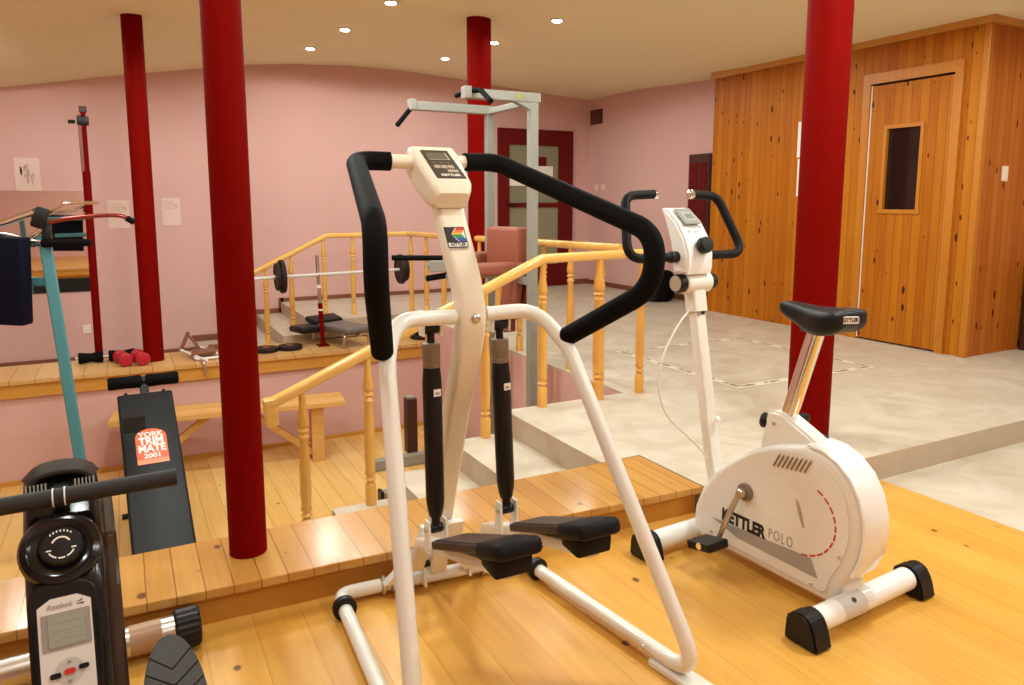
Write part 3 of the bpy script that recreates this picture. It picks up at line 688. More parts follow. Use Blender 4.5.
# ================================================================== grey pull-up and dip tower in the opening
t = thing('pull_up_tower', 'light grey pull-up and dip tower with salmon pads behind the railing', 'gym tower', (2.42, 4.72, -0.88))
for b, zt in ((4.29, 1.945), (4.93, 1.93)):
    obj('post', bx(2.385, 2.445, b - 0.028, b + 0.028, -0.84, zt, bev=0.006), M['grey_paint'], t)
obj('pull_up_arm', bx(1.94, 2.46, 4.258, 4.322, 1.885, 1.945, bev=0.006), M['grey_paint'], t)
obj('pull_up_arm', bx(1.82, 2.44, 4.90, 4.96, 1.875, 1.935, bev=0.006), M['grey_paint'], t)
obj('top_brace', bx(2.39, 2.44, 4.31, 4.91, 1.875, 1.915, bev=0.005), M['grey_paint'], t)
bm = bmesh.new()
prism(bm, [(0, 0), (0.12, 0), (0, -0.05)], (2.385, 4.315, 1.888), (-1, 0, 0), (0, 0, 1), (0, -1, 0), 0.05)
obj('gusset', bm, M['grey_paint'], t)
F = Frame((2.30, 4.257, 1.915), (1, 0, 0), (0, 0, 1))
obj('maker_plate', F.plate(0, 0, 0.06, 0.022, 0.002), plain('olive_plate', (0.35, 0.33, 0.10), 0.4), t)
for a, b, z in ((1.945, 4.29, 1.925), (1.825, 4.93, 1.915)):
    bm = bmesh.new(); tube(bm, rounded([(a + 0.03, b + 0.22, z + 0.005), (a + 0.02, b + 0.03, z + 0.01), (a + 0.05, b - 0.10, z), (a + 0.02, b - 0.30, z - 0.09)] if b < 4.6 else
        [(a + 0.11, b + 0.03, z + 0.004), (a + 0.02, b + 0.02, z), (a - 0.12, b - 0.03, z - 0.15)], 0.04), 0.0165, 10); obj('grip', bm, M['foam'], t, True)
    bm = bmesh.new(); box(bm, (a, b, z - 0.005), (0.045, 0.075, 0.075), bev=0.006); obj('clamp', bm, M['mid_grey'], t)
obj('pad_bracket', bx(2.38, 2.43, 4.30, 4.92, 0.70, 0.75), M['grey_paint'], t)
bm = bmesh.new(); box(bm, (2.37, 4.56, 0.950), (0.13, 0.30, 0.26), Matrix.Rotation(R(20), 4, 'Z'), bev=0.025, seg=4); obj('back_pad', bm, M['salmon'], t, True)
bm = bmesh.new(); box(bm, (2.26, 4.44, 0.805), (0.42, 0.12, 0.085), Matrix.Rotation(R(2), 4, 'Z'), bev=0.025, seg=4); obj('arm_pad', bm, M['salmon'], t, True)
bm = bmesh.new(); box(bm, (2.22, 4.83, 0.86), (0.36, 0.11, 0.07), bev=0.025, seg=4); obj('arm_pad', bm, M['salmon'], t, True)
bm = bmesh.new(); box(bm, (2.385, 4.53, 0.60), (0.09, 0.17, 0.31), Matrix.Rotation(R(8), 4, 'Y'), bev=0.02, seg=3); obj('lower_pad', bm, M['salmon'], t, True)
bm = bmesh.new(); box(bm, (2.46, 4.48, 0.62), (0.04, 0.16, 0.26), Matrix.Rotation(R(10), 4, 'Y'), bev=0.01); box(bm, (2.39, 4.58, 0.40), (0.09, 0.05, 0.12), bev=0.01); obj('pad_back', bm, M['salmon_dark'], t)
for b, z in ((4.48, 0.775), (4.83, 0.82)):
    bm = bmesh.new(); tube(bm, [(2.40, b, z - 0.01), (1.88, b, z - 0.01)], 0.022, 10); obj('support_tube', bm, M['grey_paint'], t, True)
bm = bmesh.new(); box(bm, (1.86, 4.56, 0.83), (0.13, 0.075, 0.075), Matrix.Rotation(R(-20), 4, 'Z'), bev=0.006); obj('bracket', bm, M['mid_grey'], t)
bm = rod((1.907, 4.535, 0.88), (1.907, 4.535, 1.085), 0.018); obj('grip', bm, M['foam'], t, True)
bm = rod((1.88, 4.55, 0.882), (1.58, 4.70, 0.884), 0.018); obj('grip', bm, M['foam'], t, True)
bm = rod((1.95, 4.52, 0.775), (1.78, 4.60, 0.745), 0.020); obj('grip', bm, M['foam'], t, True)
bm = disc((1.98, 4.60, 0.86), 0.055, 0.05, (0.4, -0.9, 0)); obj('arm_pad_end', bm, M['iron'], t, 30)
bm = bmesh.new(); bx(1.55, 2.46, 4.89, 4.97, -0.88, -0.81, bm, bev=0.006); bx(1.55, 2.46, 4.25, 4.33, -0.88, -0.81, bm, bev=0.006); bx(2.38, 2.45, 4.25, 4.97, -0.88, -0.82, bm, bev=0.006); obj('base', bm, M['grey_paint'], t)
bm = bmesh.new(); bx(1.525, 1.55, 4.885, 4.975, -0.885, -0.80, bm, bev=0.005); bx(1.525, 1.55, 4.245, 4.335, -0.885, -0.80, bm, bev=0.005); obj('end_cap', bm, M['black'], t)
# low dark weight block and base beam by the railing
t = thing('step_bar', 'low grey steel beam with a dark upright block beside the near stairs', 'exercise stand', (2.1, 5.6, -0.88))
bm = bmesh.new(); box(bm, (2.11, 5.54, -0.835), (0.92, 0.075, 0.085), bev=0.006); box(bm, (2.53, 5.78, -0.85), (0.07, 0.45, 0.06), bev=0.006); obj('beam', bm, M['mid_grey'], t)
bm = bmesh.new(); box(bm, (1.645, 5.54, -0.835), (0.03, 0.085, 0.095), bev=0.006); obj('end_cap', bm, M['black'], t)
bm = bmesh.new(); box(bm, (2.02, 5.62, -0.57), (0.09, 0.09, 0.46), bev=0.008); obj('upright_block', bm, M['dark_brown'], t)
bm = bmesh.new(); box(bm, (2.02, 5.62, -0.335), (0.07, 0.06, 0.02), bev=0.004); obj('block_cap', bm, M['mid_grey'], t)

# ================================================================== teal weight machine at the left edge
t = thing('weight_machine', 'teal framed weight machine with navy pad at the left edge', 'weight machine', (-0.36, 5.03, -0.88))
def P(p, q): return Vector(p), Vector(q)
a_, b_ = V(-0.392, 5.07, 1.06), V(-0.262, 5.01, -0.87)
bm = bmesh.new(); sweep(bm, [a_, b_], rrect(0.062, 0.062, 0.008, 2), side=(1, 0, 0)); obj('post', bm, M['teal'], t)
bm = bmesh.new(); sweep(bm, [V(-0.80, 5.27, 0.79), V(-0.38, 5.065, 0.79)], rrect(0.05, 0.05, 0.008, 2), side=(0, 0, 1)); obj('cross_bar', bm, M['teal'], t)
bm = bmesh.new(); sweep(bm, [V(-0.95, 5.35, 1.02), V(-0.38, 5.065, 1.02)], rrect(0.05, 0.05, 0.008, 2), side=(0, 0, 1)); obj('upper_bar', bm, M['teal'], t)
bm = bmesh.new(); sweep(bm, [V(-1.15, 5.45, 1.02), V(-1.10, 5.42, -0.87)], rrect(0.062, 0.062, 0.008, 2), side=(1, 0, 0)); obj('post', bm, M['teal'], t)
bm = bmesh.new(); box(bm, (-0.262, 5.24, -0.85), (0.08, 0.6, 0.06), bev=0.006); box(bm, (-1.10, 5.55, -0.85), (0.08, 0.6, 0.06), bev=0.006); obj('base', bm, M['teal'], t)
bm = bmesh.new(); box(bm, (-0.69, 5.08, 0.815), (0.46, 0.10, 0.50), Matrix.Rotation(R(-26), 4, 'Z') @ Matrix.Rotation(R(3), 4, 'Y'), bev=0.012, seg=3); obj('pad', bm, M['navy'], t, True)
bm = bmesh.new(); box(bm, (-0.40, 5.04, 1.16), (0.075, 0.085, 0.12), Matrix.Rotation(R(20), 4, 'Y'), bev=0.014); box(bm, (-0.375, 5.045, 1.06), (0.05, 0.06, 0.14), bev=0.01); obj('pivot_block', bm, M['black'], t, 40)
bm = bmesh.new(); tube(bm, spline([(-0.90, 5.20, 1.105), (-0.62, 5.12, 1.125), (-0.50, 5.06, 1.165), (-0.42, 5.02, 1.195)]), 0.021, 12); obj('lever_arm', bm, M['chrome'], t, True)
bm = bmesh.new(); tube(bm, spline([(-0.85, 5.18, 1.075), (-0.60, 5.10, 1.07), (-0.46, 5.04, 1.03), (-0.36, 5.0, 1.02)]), 0.012, 10); tube(bm, spline([(-0.85, 5.18, 1.05), (-0.60, 5.10, 1.03), (-0.44, 5.03, 1.0)]), 0.010, 10); obj('link_rod', bm, M['steel'], t, True)
bm = bmesh.new(); tube(bm, [(-0.40, 5.02, 1.015), (-0.155, 4.93, 1.018)], 0.022, 12); obj('grip', bm, M['foam'], t, True)
bm = bmesh.new(); tube(bm, spline([(-0.36, 5.0, 1.135), (-0.26, 4.96, 1.155), (-0.10, 4.90, 1.172), (0.0, 4.86, 1.172), (0.045, 4.84, 1.155)]), 0.0125, 10); obj('curved_bar', bm, plain('red_chrome', (0.30, 0.06, 0.05), 0.2, metal=0.8), t, True)
bm = bmesh.new(); tube(bm, [(0.04, 4.842, 1.157), (0.075, 4.83, 1.135)], 0.018, 10); obj('grip', bm, M['foam'], t, True)
bm = bmesh.new(); tube(bm, spline([(-0.36, 5.05, 1.18), (-0.28, 5.02, 1.235), (-0.18, 4.99, 1.245), (-0.10, 4.96, 1.245)]), 0.010, 10); obj('upper_rod', bm, M['chrome'], t, True)
bm = bmesh.new(); tube(bm, spline([(-0.50, 5.09, 1.03), (-0.44, 5.05, 1.06), (-0.39, 5.03, 1.10)]), 0.016, 10); obj('strut', bm, M['chrome'], t, True)

# ================================================================== incline sit-up board
t = thing('incline_board', 'black padded incline sit-up board with an orange label on the sunken floor', 'exercise board', (0.10, 4.9, -0.88))
lo, hi = V(0.115, 4.31, -0.81), V(0.079, 5.464, -0.045)
dr = (hi - lo).normalized(); sx = Vector((1, 0.03, 0)); sx = (sx - dr * sx.dot(dr)).normalized(); nr = sx.cross(dr)
bm = bmesh.new(); sweep(bm, [lo, lo + (hi - lo) * 0.5, hi], rrect(0.335, 0.05, 0.02, 4), side=sx); obj('pad', bm, M['vinyl'], t, 40)
F = Frame(hi - dr * 0.46 + nr * 0.026, sx, dr)
out = [(-0.090, -0.145), (0.090, -0.145), (0.090, 0.068)] + [(0.090 * math.cos(R(k)), 0.068 + 0.072 * math.sin(R(k))) for k in range(15, 180, 15)] + [(-0.090, 0.068)]
lb = obj('label', F.poly(out, 0.0015), M['label_orange'], t, label='orange label')
obj('label_band', F.plate(0, -0.127, 0.176, 0.036, 0.0008, 0.001, n=0.0016), plain('faded_orange', (0.80, 0.27, 0.13), 0.4), lb)
lettering('YORK', 0.055, F, 0, 0.090, M['label_white'], lb, n=0.002, bold=0.0016, sx=0.95)
lettering('TRIM', 0.080, F, 0, 0.036, M['label_white'], lb, n=0.002, bold=0.0035, sx=0.80)
lettering('MATE', 0.080, F, 0, -0.026, M['label_white'], lb, n=0.002, bold=0.0035, sx=0.78)
lettering('2001', 0.050, F, 0, -0.083, M['label_white'], lb, n=0.002, bold=0.0018)
obj('black_patch', F.plate(-0.085, 0.19, 0.13, 0.13, 0.0012, 0.002), M['gloss_black'], t)
bm = bmesh.new(); sweep(bm, [lo - nr * 0.045, hi - nr * 0.045 + dr * 0.02], rrect(0.05, 0.04, 0.006, 2), side=sx); obj('spine', bm, M['black'], t)
top = hi + dr * 0.10 + nr * 0.04
bm = bmesh.new(); sweep(bm, [hi - dr * 0.06 - nr * 0.02, hi + dr * 0.02 + nr * 0.0, top], rrect(0.055, 0.03, 0.006, 2), side=sx); obj('roller_stem', bm, M['black'], t)
for s in (-1, 1):
    bm = bmesh.new(); lathe(bm, [(0.036, 0), (0.045, 0.012), (0.041, 0.10), (0.044, 0.19), (0.036, 0.205)], top + sx * (s * 0.012), sx * s, 20); obj('foam_roller', bm, M['foam'], t, True)
bm = disc(top - sx * 0.012, 0.03, 0.024, sx); obj('roller_hub', bm, M['black'], t, True)
for s in (-1, 1):
    bm = bmesh.new(); lathe(bm, [(0.012, 0), (0.012, 0.02), (0.006, 0.028)], hi + sx * (s * 0.115) + nr * 0.01, dr, 10); obj('bolt', bm, M['black'], t, True)
bm = bmesh.new()
for s in (-1, 1): tube(bm, [hi - dr * 0.15 + sx * (s * 0.1) - nr * 0.05, V(hi.x + s * 0.13, hi.y - 0.02, -0.865)], 0.018, 10)
tube(bm, [V(hi.x - 0.19, hi.y - 0.02, -0.862), V(hi.x + 0.19, hi.y - 0.02, -0.862)], 0.018, 10); obj('support_legs', bm, M['black'], t, True)
bm = bmesh.new(); tube(bm, [lo - sx * 0.17 - nr * 0.05, lo + sx * 0.17 - nr * 0.05], 0.02, 10); obj('foot_bar', bm, M['black'], t, True)

# ================================================================== rowing machine, front left
t = thing('rowing_machine', 'black rowing machine with a round dial, screen and handle bar, front left', 'rowing machine', (-0.135, 1.60, 0), R(3), world=False)
# local frame: x right, y away from the rower, z up; the face with dial and screen leans back steeply
prof = [(0.28, 0.02), (0.31, 0.12), (0.315, 0.53), (0.30, 0.632), (0.255, 0.675), (0.19, 0.688), (0.135, 0.675), (0.105, 0.645), (0.060, 0.622), (0.015, 0.575), (-0.03, 0.495), (-0.135, 0.215), (-0.14, 0.17), (-0.10, 0.10), (-0.06, 0.02)]
bm = bmesh.new()
prism(bm, prof, (-0.068, 0, 0), (0, 1, 0), (0, 0, 1), (1, 0, 0), 0.136)
es = [e for e in bm.edges if abs((e.verts[0].co - e.verts[1].co).x) < 1e-5]
bmesh.ops.bevel(bm, geom=es, offset=0.022, segments=4, affect='EDGES', profile=0.5)
obj('housing', bm, M['gloss_black'], t, 35)
bm = bmesh.new(); prism(bm, [(0.26, 0.05), (0.285, 0.52), (0.22, 0.62), (0.06, 0.575), (0.0, 0.49), (-0.105, 0.205), (-0.10, 0.16), (-0.03, 0.05)], (0.068, 0, 0), (0, 1, 0), (0, 0, 1), (1, 0, 0), 0.024); bmesh.ops.bevel(bm, geom=[e for e in bm.edges], offset=0.006, segments=2, affect='EDGES'); obj('side_cover', bm, plain('brown_black_plastic', (0.035, 0.020, 0.013), 0.25, coat=0.4), t, 35)
SL = Vector((0, 0.105, 0.28)).normalized()
F = Frame((-0.006, 0.022, 0.582), (1, 0, 0), (0, 0.56, 0.83))
bm = bmesh.new(); lathe(bm, [(0.0715, -0.06), (0.0715, 0.004), (0.067, 0.012), (0.056, 0.016), (0.050, 0.012), (0.0, 0.010)], F.p(0, -0.004), F.N, 40); dm = obj('dial_dome', bm, M['gloss_black'], t, 35)
bm = bmesh.new(); lathe(bm, [(0.037, 0.0), (0.037, 0.010), (0.033, 0.014), (0.0, 0.015)], F.p(0.002, -0.002, 0.011), F.N, 32); dl = obj('dial', bm, M['black'], t, 35)
def arc_marks(r, a0, a1, wd, th):
    out = [(r * math.cos(R(a0 + (a1 - a0) * k / 10)), r * math.sin(R(a0 + (a1 - a0) * k / 10))) for k in range(11)]
    inn = [((r - wd) * math.cos(R(a0 + (a1 - a0) * k / 10)), (r - wd) * math.sin(R(a0 + (a1 - a0) * k / 10))) for k in range(10, -1, -1)]
    return F2.poly(out + inn, th)
F2 = Frame(F.p(0.002, -0.002, 0.0262), F.U, F.W)
for a0, a1, r_, w_ in ((25, 155, 0.0175, 0.0032), (210, 248, 0.025, 0.0028), (256, 284, 0.025, 0.0028), (292, 330, 0.025, 0.0028)):
    obj('dial_marking', arc_marks(r_, a0, a1, w_, 0.0006), M['label_white'], dl)
for s in (-1, 1): obj('dial_marking', F2.plate(s * 0.021, -0.007, 0.009, 0.0026, 0.0006), M['label_white'], dl)
for k in range(7):
    ang = R(52 + k * 12.5); obj('dial_marking', F2.plate(0.028 * math.cos(ang), 0.028 * math.sin(ang), 0.0026, 0.0042, 0.0006), M['label_white'], dl)
for s in (-1, 1):
    for k in range(6):
        bm = bmesh.new(); box(bm, (s * (0.026 + k * 0.0066), 0.122, 0.661), (0.0028, 0.026, 0.040), Matrix.Rotation(R(-18), 4, 'X')); obj('vent_slot', bm, M['mid_grey'], t)
bm = bmesh.new(); sweep(bm, spline([(-0.062, 0.165, 0.672), (-0.038, 0.172, 0.690), (0.0, 0.175, 0.695), (0.038, 0.172, 0.690), (0.062, 0.165, 0.672)]), rrect(0.085, 0.012, 0.006, 3), side=(0, 1, 0)); obj('top_trim', bm, plain('smoky_brown_trim', (0.022, 0.015, 0.009), 0.6, spec=0.12), t, 40)
# console
Fc = Frame((-0.006, -0.0605, 0.414), (1, 0, 0), SL)
bm = Fc.plate(0, -0.02, 0.118, 0.29, 0.020, 0.035, n=-0.008); bmesh.ops.bevel(bm, geom=[e for e in bm.edges if abs((e.verts[0].co - e.verts[1].co).dot(Fc.N)) < 1e-5], offset=0.006, segments=3, affect='EDGES'); con = obj('console', bm, M['black'], t, 35)
out = [(-0.044, -0.16), (0.044, -0.16), (0.044, 0.083), (0.022, 0.096), (-0.022, 0.096), (-0.044, 0.083)]
obj('faceplate', Fc.poly(out, 0.002, n=0.0122), M['faceplate'], con)
lettering('Reebok', 0.0135, Fc, -0.008, 0.081, M['stripe_grey'], con, n=0.015, shear=0.25)
bm = Fc.poly([(0.020, 0.081), (0.031, 0.086), (0.029, 0.082)], 0.0006, n=0.0145); obj('emblem', bm, M['txt_black'], con)
obj('emblem', Fc.poly([(0.019, 0.078), (0.033, 0.079), (0.031, 0.076)], 0.0006, n=0.0145), M['txt_black'], con)
obj('screen_bezel', Fc.plate(0.001, 0.036, 0.080, 0.066, 0.002, 0.002, n=0.0135), M['mid_grey'], con)
sc_ = obj('screen', Fc.plate(0.002, 0.037, 0.060, 0.057, 0.001, 0.001, n=0.0157), M['lcd'], con)
for v_ in (0.021, 0.037, 0.052): obj('screen_line', Fc.plate(0.002, v_, 0.05, 0.0008, 0.0003, 0.0003, n=0.0168), M['stripe_grey'], sc_)
obj('screen_line', Fc.plate(0.006, 0.037, 0.0008, 0.053, 0.0003, 0.0003, n=0.0168), M['stripe_grey'], sc_)
bm = bmesh.new(); prism(bm, [(0.024 * math.cos(R(k * 12)), 0.024 * math.sin(R(k * 12))) for k in range(30)], Fc.p(0.002, -0.038, 0.0142), Fc.U, Fc.W, Fc.N, 0.0004); obj('key_ring', bm, plain('pale_grey_print', (0.52, 0.51, 0.49), 0.4), con)
obj('key', Fc.plate(-0.021, -0.041, 0.018, 0.0095, 0.003, 0.0035, n=0.0145), M['black'], con)
obj('key', Fc.plate(0.002, -0.038, 0.018, 0.010, 0.003, 0.004, n=0.0145), M['label_red'], con)
obj('key', Fc.plate(0.025, -0.035, 0.017, 0.0085, 0.003, 0.0035, n=0.0145), M['black'], con)
obj('key', Fc.poly([(-0.002, -0.023), (0.006, -0.023), (0.002, -0.018)], 0.002, n=0.0145), M['mid_grey'], con)
obj('key', Fc.poly([(-0.002, -0.053), (0.002, -0.058), (0.006, -0.053)], 0.002, n=0.0145), M['mid_grey'], con)
for s in (-1, 1):
    obj('edge_groove', Fc.plate(s * 0.0515, -0.0, 0.006, 0.12, 0.003, 0.003, n=0.011), M['rubber'], con)
# handle bar laid across the housing
bm = bmesh.new(); tube(bm, [(-0.245, 0.068, 0.668), (0.210, 0.044, 0.676)], 0.0172, 24); hb = obj('handle_bar', bm, plain('grip_rubber', (0.022, 0.021, 0.021), 0.6, noise=0.3, nscale=150, spec=0.3), t, True)
for x in (-0.012, 0.008):
    bm = bmesh.new(); tube(bm, [(x - 0.0012, 0.0551 - x * 0.053, 0.6723 + x * 0.0176), (x + 0.0012, 0.055 - x * 0.053, 0.6723 + x * 0.0176)], 0.0186, 24); obj('white_ring', bm, M['label_white'], hb, True)
bm = bmesh.new(); box(bm, (0, 0.10, 0.655), (0.03, 0.06, 0.045), bev=0.006); obj('strap_guide', bm, M['black'], t)
# front stabiliser
YS = 0.545
bm = rod((-0.235, YS, 0.058), (0.235, YS, 0.058), 0.041, 28); stb = obj('front_stabilizer', bm, M['steel'], t, True)
obj('sticker', rod((0.115, YS, 0.058), (0.195, YS, 0.058), 0.0414, 28), plain('tan_sticker', (0.42, 0.25, 0.14), 0.4), stb, True)
for s in (-1, 1):
    bm = bmesh.new(); n_ = 40
    rings = []
    for x_, r_ in ((0.228, 0.048), (0.234, 0.052), (0.288, 0.052), (0.294, 0.048)):
        rings.append([bm.verts.new((s * x_, YS + (r_ + (0.0025 if k % 2 else 0)) * math.cos(2 * PI * k / n_), 0.056 + (r_ + (0.0025 if k % 2 else 0)) * math.sin(2 * PI * k / n_))) for k in range(n_)])
    ring_faces(bm, rings); bmesh.ops.recalc_face_normals(bm, faces=bm.faces); obj('end_cap', bm, M['black'], stb)
bm = bmesh.new(); lathe(bm, [(0.007, 0), (0.007, 0.006), (0.004, 0.009)], (0.09, YS - 0.033, 0.083), (0, -0.75, 0.5), 12); obj('screw', bm, M['chrome'], stb, True)
bm = bmesh.new(); sweep(bm, [(0, YS, 0.075), (0, 0.25, 0.10)], rrect(0.07, 0.06, 0.01, 3), side=(1, 0, 0)); obj('neck', bm, M['black'], t)
# slide rail towards the rower
bm = bmesh.new(); sweep(bm, [(0, -0.02, 0.11), (0, -1.45, 0.15)], rrect(0.06, 0.075, 0.01, 3), side=(1, 0, 0)); obj('slide_rail', bm, M['steel'], t)
# foot plates with chevron tread
for s in (-1, 1):
    Ff = Frame((s * 0.158, -0.265, 0.352), (1, 0.0, 0), (0, 0.66, 0.50))
    oval = [(0.054 * math.cos(R(k)) * (1.0 if math.sin(R(k)) > 0 else 0.92), 0.140 * math.sin(R(k))) for k in range(0, 360, 10)]
    bm = Ff.poly(oval, 0.022, n=-0.011); bmesh.ops.bevel(bm, geom=[e for e in bm.edges if abs((e.verts[0].co - e.verts[1].co).dot(Ff.N)) < 1e-5], offset=0.004, segments=2, affect='EDGES')
    fp = obj('foot_plate', bm, plain('grey_foot_rubber', (0.035, 0.035, 0.036), 0.5, noise=0.2, nscale=90), t, 35)
    for k in range(8):
        v0 = 0.074 - k * 0.030
        hw = 0.054 * math.sqrt(max(0.05, 1 - ((v0 + 0.02) / 0.140) ** 2)) * 0.92
        obj('chevron_groove', Ff.poly([(-hw, v0 + 0.032), (-hw, v0 + 0.0285), (0, v0 - 0.004), (hw, v0 + 0.0285), (hw, v0 + 0.032), (0, v0 - 0.0005)], 0.0006, n=0.0108), M['gloss_black'], fp)
    bm = bmesh.new(); sweep(bm, [(s * 0.158, -0.23, 0.345), (s * 0.11, -0.2, 0.25), (0, -0.22, 0.14)], rrect(0.04, 0.025, 0.006, 2), side=(0, 1, 0)); obj('foot_bracket', bm, M['black'], t)

# ================================================================== stepper (climbing machine) in the middle
t = thing('stepper_machine', 'white and black stair stepper with looped foam handles, centre foreground', 'exercise machine', (0.85, 1.85, 0))
r0 = 0.0212
# side frames: floor tube, rear bend, raked leg, arch into the column - one bent tube each
def side_frame(pts, rad):
    bm = bmesh.new(); tube(bm, rounded(pts, rad, 10), r0, 20); return obj('side_frame', bm, M['white'], t, True)
side_frame([(0.528, 2.095, 0.034), (0.488, 1.345, 0.036), (0.553, 1.705, 0.880), (0.625, 1.825, 0.945), (0.80, 1.862, 0.936)], [0, 0.075, 0.16, 0.12, 0])
side_frame([(1.160, 2.035, 0.034), (1.243, 1.315, 0.036), (1.100, 1.745, 0.845), (1.045, 1.835, 0.945), (0.90, 1.862, 0.936)], [0, 0.075, 0.16, 0.12, 0])
for x, y, dx in ((0.489, 1.40, -0.055), (1.236, 1.40, 0.1)):
    fr_ = Vector((dx, -0.75, 0)).normalized(); sdv = Vector((-fr_.y, fr_.x, 0))
    bm = bmesh.new(); box(bm, V(x, y, 0.010) + fr_ * 0.02, (0.062, 0.20, 0.020), Matrix(((sdv.x, fr_.x, 0, 0), (sdv.y, fr_.y, 0, 0), (0, 0, 1, 0), (0, 0, 0, 1))), bev=0.005); obj('foot_plate', bm, M['white'], t)
    bm = bmesh.new(); lathe(bm, [(0.006, 0), (0.006, 0.012), (0.003, 0.014)], V(x, y, 0.04) - fr_ * 0.10 + V(-0.022, 0, 0), (-1, 0, 0.2), 10); obj('screw', bm, M['chrome'], t, True)
bm = bmesh.new(); tube(bm, rounded([(0.529, 2.085, 0.036), (0.535, 2.168, 0.036), (0.69, 2.160, 0.036), (1.02, 2.128, 0.036), (1.148, 2.112, 0.036), (1.158, 2.03, 0.036)], [0, 0.07, 0, 0, 0.07, 0], 9), 0.0215, 20)
obj('front_tube', bm, M['white'], t, True)
for c, ax in (((0.5275, 2.085, 0.036), (-0.05, -1, 0)), ((1.1615, 2.025, 0.036), (0.1, -1, 0))):
    bm = bmesh.new(); lathe(bm, [(0.030, -0.012), (0.036, -0.008), (0.036, 0.012), (0.030, 0.016), (0.024, 0.016)], c, ax, 26); obj('collar', bm, M['black'], t, 40)
for x, y in ((0.665, 2.162), (0.695, 2.159), (1.0, 2.130)):
    bm = bmesh.new(); lathe(bm, [(0.027, 0), (0.031, 0.003), (0.031, 0.012), (0.027, 0.015)], (x, y, 0.036), (1, -0.09, 0), 22); obj('tube_clamp', bm, M['steel'], t, True)
# column
cp = [(0.85, 2.150, 0.06), (0.85, 2.125, 0.18), (0.85, 2.070, 0.352), (0.85, 2.026, 0.474), (0.85, 1.968, 0.637), (0.85, 1.907, 0.771), (0.85, 1.871, 0.879), (0.85, 1.863, 0.935), (0.85, 1.882, 1.006), (0.85, 1.922, 1.081), (0.85, 1.976, 1.164), (0.85, 2.025, 1.25), (0.85, 2.06, 1.31)]
cp = spline(cp, 4)
bm = bmesh.new(); sweep(bm, cp, rrect(0.076, 0.062, 0.014, 4), side=(1, 0, 0), scale=lambda u: (0.82 + 0.32 * u, 0.95 + 0.1 * math.sin(u * PI)))
colm = obj('column', bm, M['cream'], t, 40)
bm = bmesh.new(); lathe(bm, [(0.0, 0.0), (0.013, 0.0), (0.013, 0.004), (0.009, 0.007), (0.0, 0.007)], (0.852, 1.829, 0.932), (0, -1, 0.05), 18); obj('bolt', bm, M['steel'], colm, True)
# emblem on the column
nv = Vector((0, -0.84, 0.54)); wv = Vector((0, 0.54, 0.84))
Fe = Frame(V(0.838, 1.956, 1.133) + nv * 0.0345, (1, 0, 0), wv)
em = obj('emblem', Fe.plate(0, 0, 0.062, 0.066, 0.0012, 0.001), M['txt_black'], colm)
obj('emblem_ground', Fe.plate(0.008, 0.008, 0.040, 0.044, 0.0006, 0.0005, n=0.0012), M['label_white'], em)
st = [('rb_red', 0.030, 0.021), ('rb_orange', 0.021, 0.0125), ('rb_yellow', 0.0125, 0.008), ('rb_green', 0.008, -0.003), ('rb_blue', -0.003, -0.014)]
for nm, v1, v0 in st:
    l = lambda v: -0.012 + abs(v - 0.008) * 0.85
    obj('emblem_stripe', Fe.poly([(l(v0), v0), (l(v0) + 0.030 - abs(v0 - 0.008) * 0.2, v0), (l(v1) + 0.030 - abs(v1 - 0.008) * 0.2, v1), (l(v1), v1)], 0.0005, n=0.0018), M[nm], em)
obj('emblem_notch', Fe.poly([(-0.029, 0.031), (0.004, 0.031), (-0.0135, 0.008), (0.004, -0.015), (-0.029, -0.015)], 0.0006, n=0.0018), M['txt_black'], em)
obj('emblem_band', Fe.plate(0, -0.025, 0.056, 0.012, 0.0006, 0.0005, n=0.0014), M['label_white'], em)
lettering('KETTLER', 0.0125, Fe, 0, -0.025, M['txt_black'], em, n=0.0022, bold=0.0004, sx=0.95)
lettering('MADE IN GERMANY', 0.006, Fe, 0.002, -0.038, M['stripe_grey'], colm, n=0.0006)
# console head
ctr = V(0.841, 2.050, 1.318); nv = Vector((0, -0.57, 0.82)).normalized(); wv = Vector((0, 0.82, 0.57)).normalized()
Fk = Frame(ctr + nv * 0.045, (1, 0, 0), wv)
bm = bmesh.new()
rings = []
for v_, wd, dz, th in ((-0.112, 0.098, -0.020, 0.050), (-0.095, 0.120, -0.008, 0.072), (-0.078, 0.128, 0, 0.085), (0.0, 0.140, 0, 0.090), (0.07, 0.150, 0, 0.085), (0.105, 0.148, -0.002, 0.075), (0.118, 0.138, -0.012, 0.055)):
    rings.append([bm.verts.new(ctr + wv * v_ + V(1, 0, 0) * x + nv * (y + dz + 0.045 - th / 2)) for x, y in rrect(wd, th, min(0.016, th * 0.3), 4)])
ring_faces(bm, rings); bmesh.ops.recalc_face_normals(bm, faces=bm.faces)
con = obj('console', bm, M['cream'], t, 35)
dp = obj('display_panel', Fk.poly([(-0.046, 0.080), (0.040, 0.080), (0.050, -0.068), (-0.040, -0.068)], 0.002), M['brown_panel'], con)
obj('screen', Fk.poly([(-0.037, 0.066), (0.024, 0.066), (0.027, 0.030), (-0.034, 0.030)], 0.0006, n=0.002), plain('dim_lcd', (0.13, 0.125, 0.095), 0.25), dp)
obj('screen_edge', Fk.poly([(0.024, 0.066), (0.029, 0.066), (0.033, 0.027), (-0.034, 0.027), (-0.034, 0.030), (0.027, 0.030)], 0.0008, n=0.002), M['key'], dp)
for k in range(3): obj('key', Fk.plate(-0.021 + k * 0.021, -0.010, 0.018, 0.017, 0.001, 0.001, n=0.002), M['key'], dp)
obj('key', Fk.plate(0.020, -0.032, 0.033, 0.014, 0.001, 0.001, n=0.002), M['key'], dp)
bm = bmesh.new()
for k in range(3): Fk.plate(-0.024 + k * 0.022, 0.013, 0.014, 0.004, 0.0004, 0.0004, n=0.002, bm=bm)
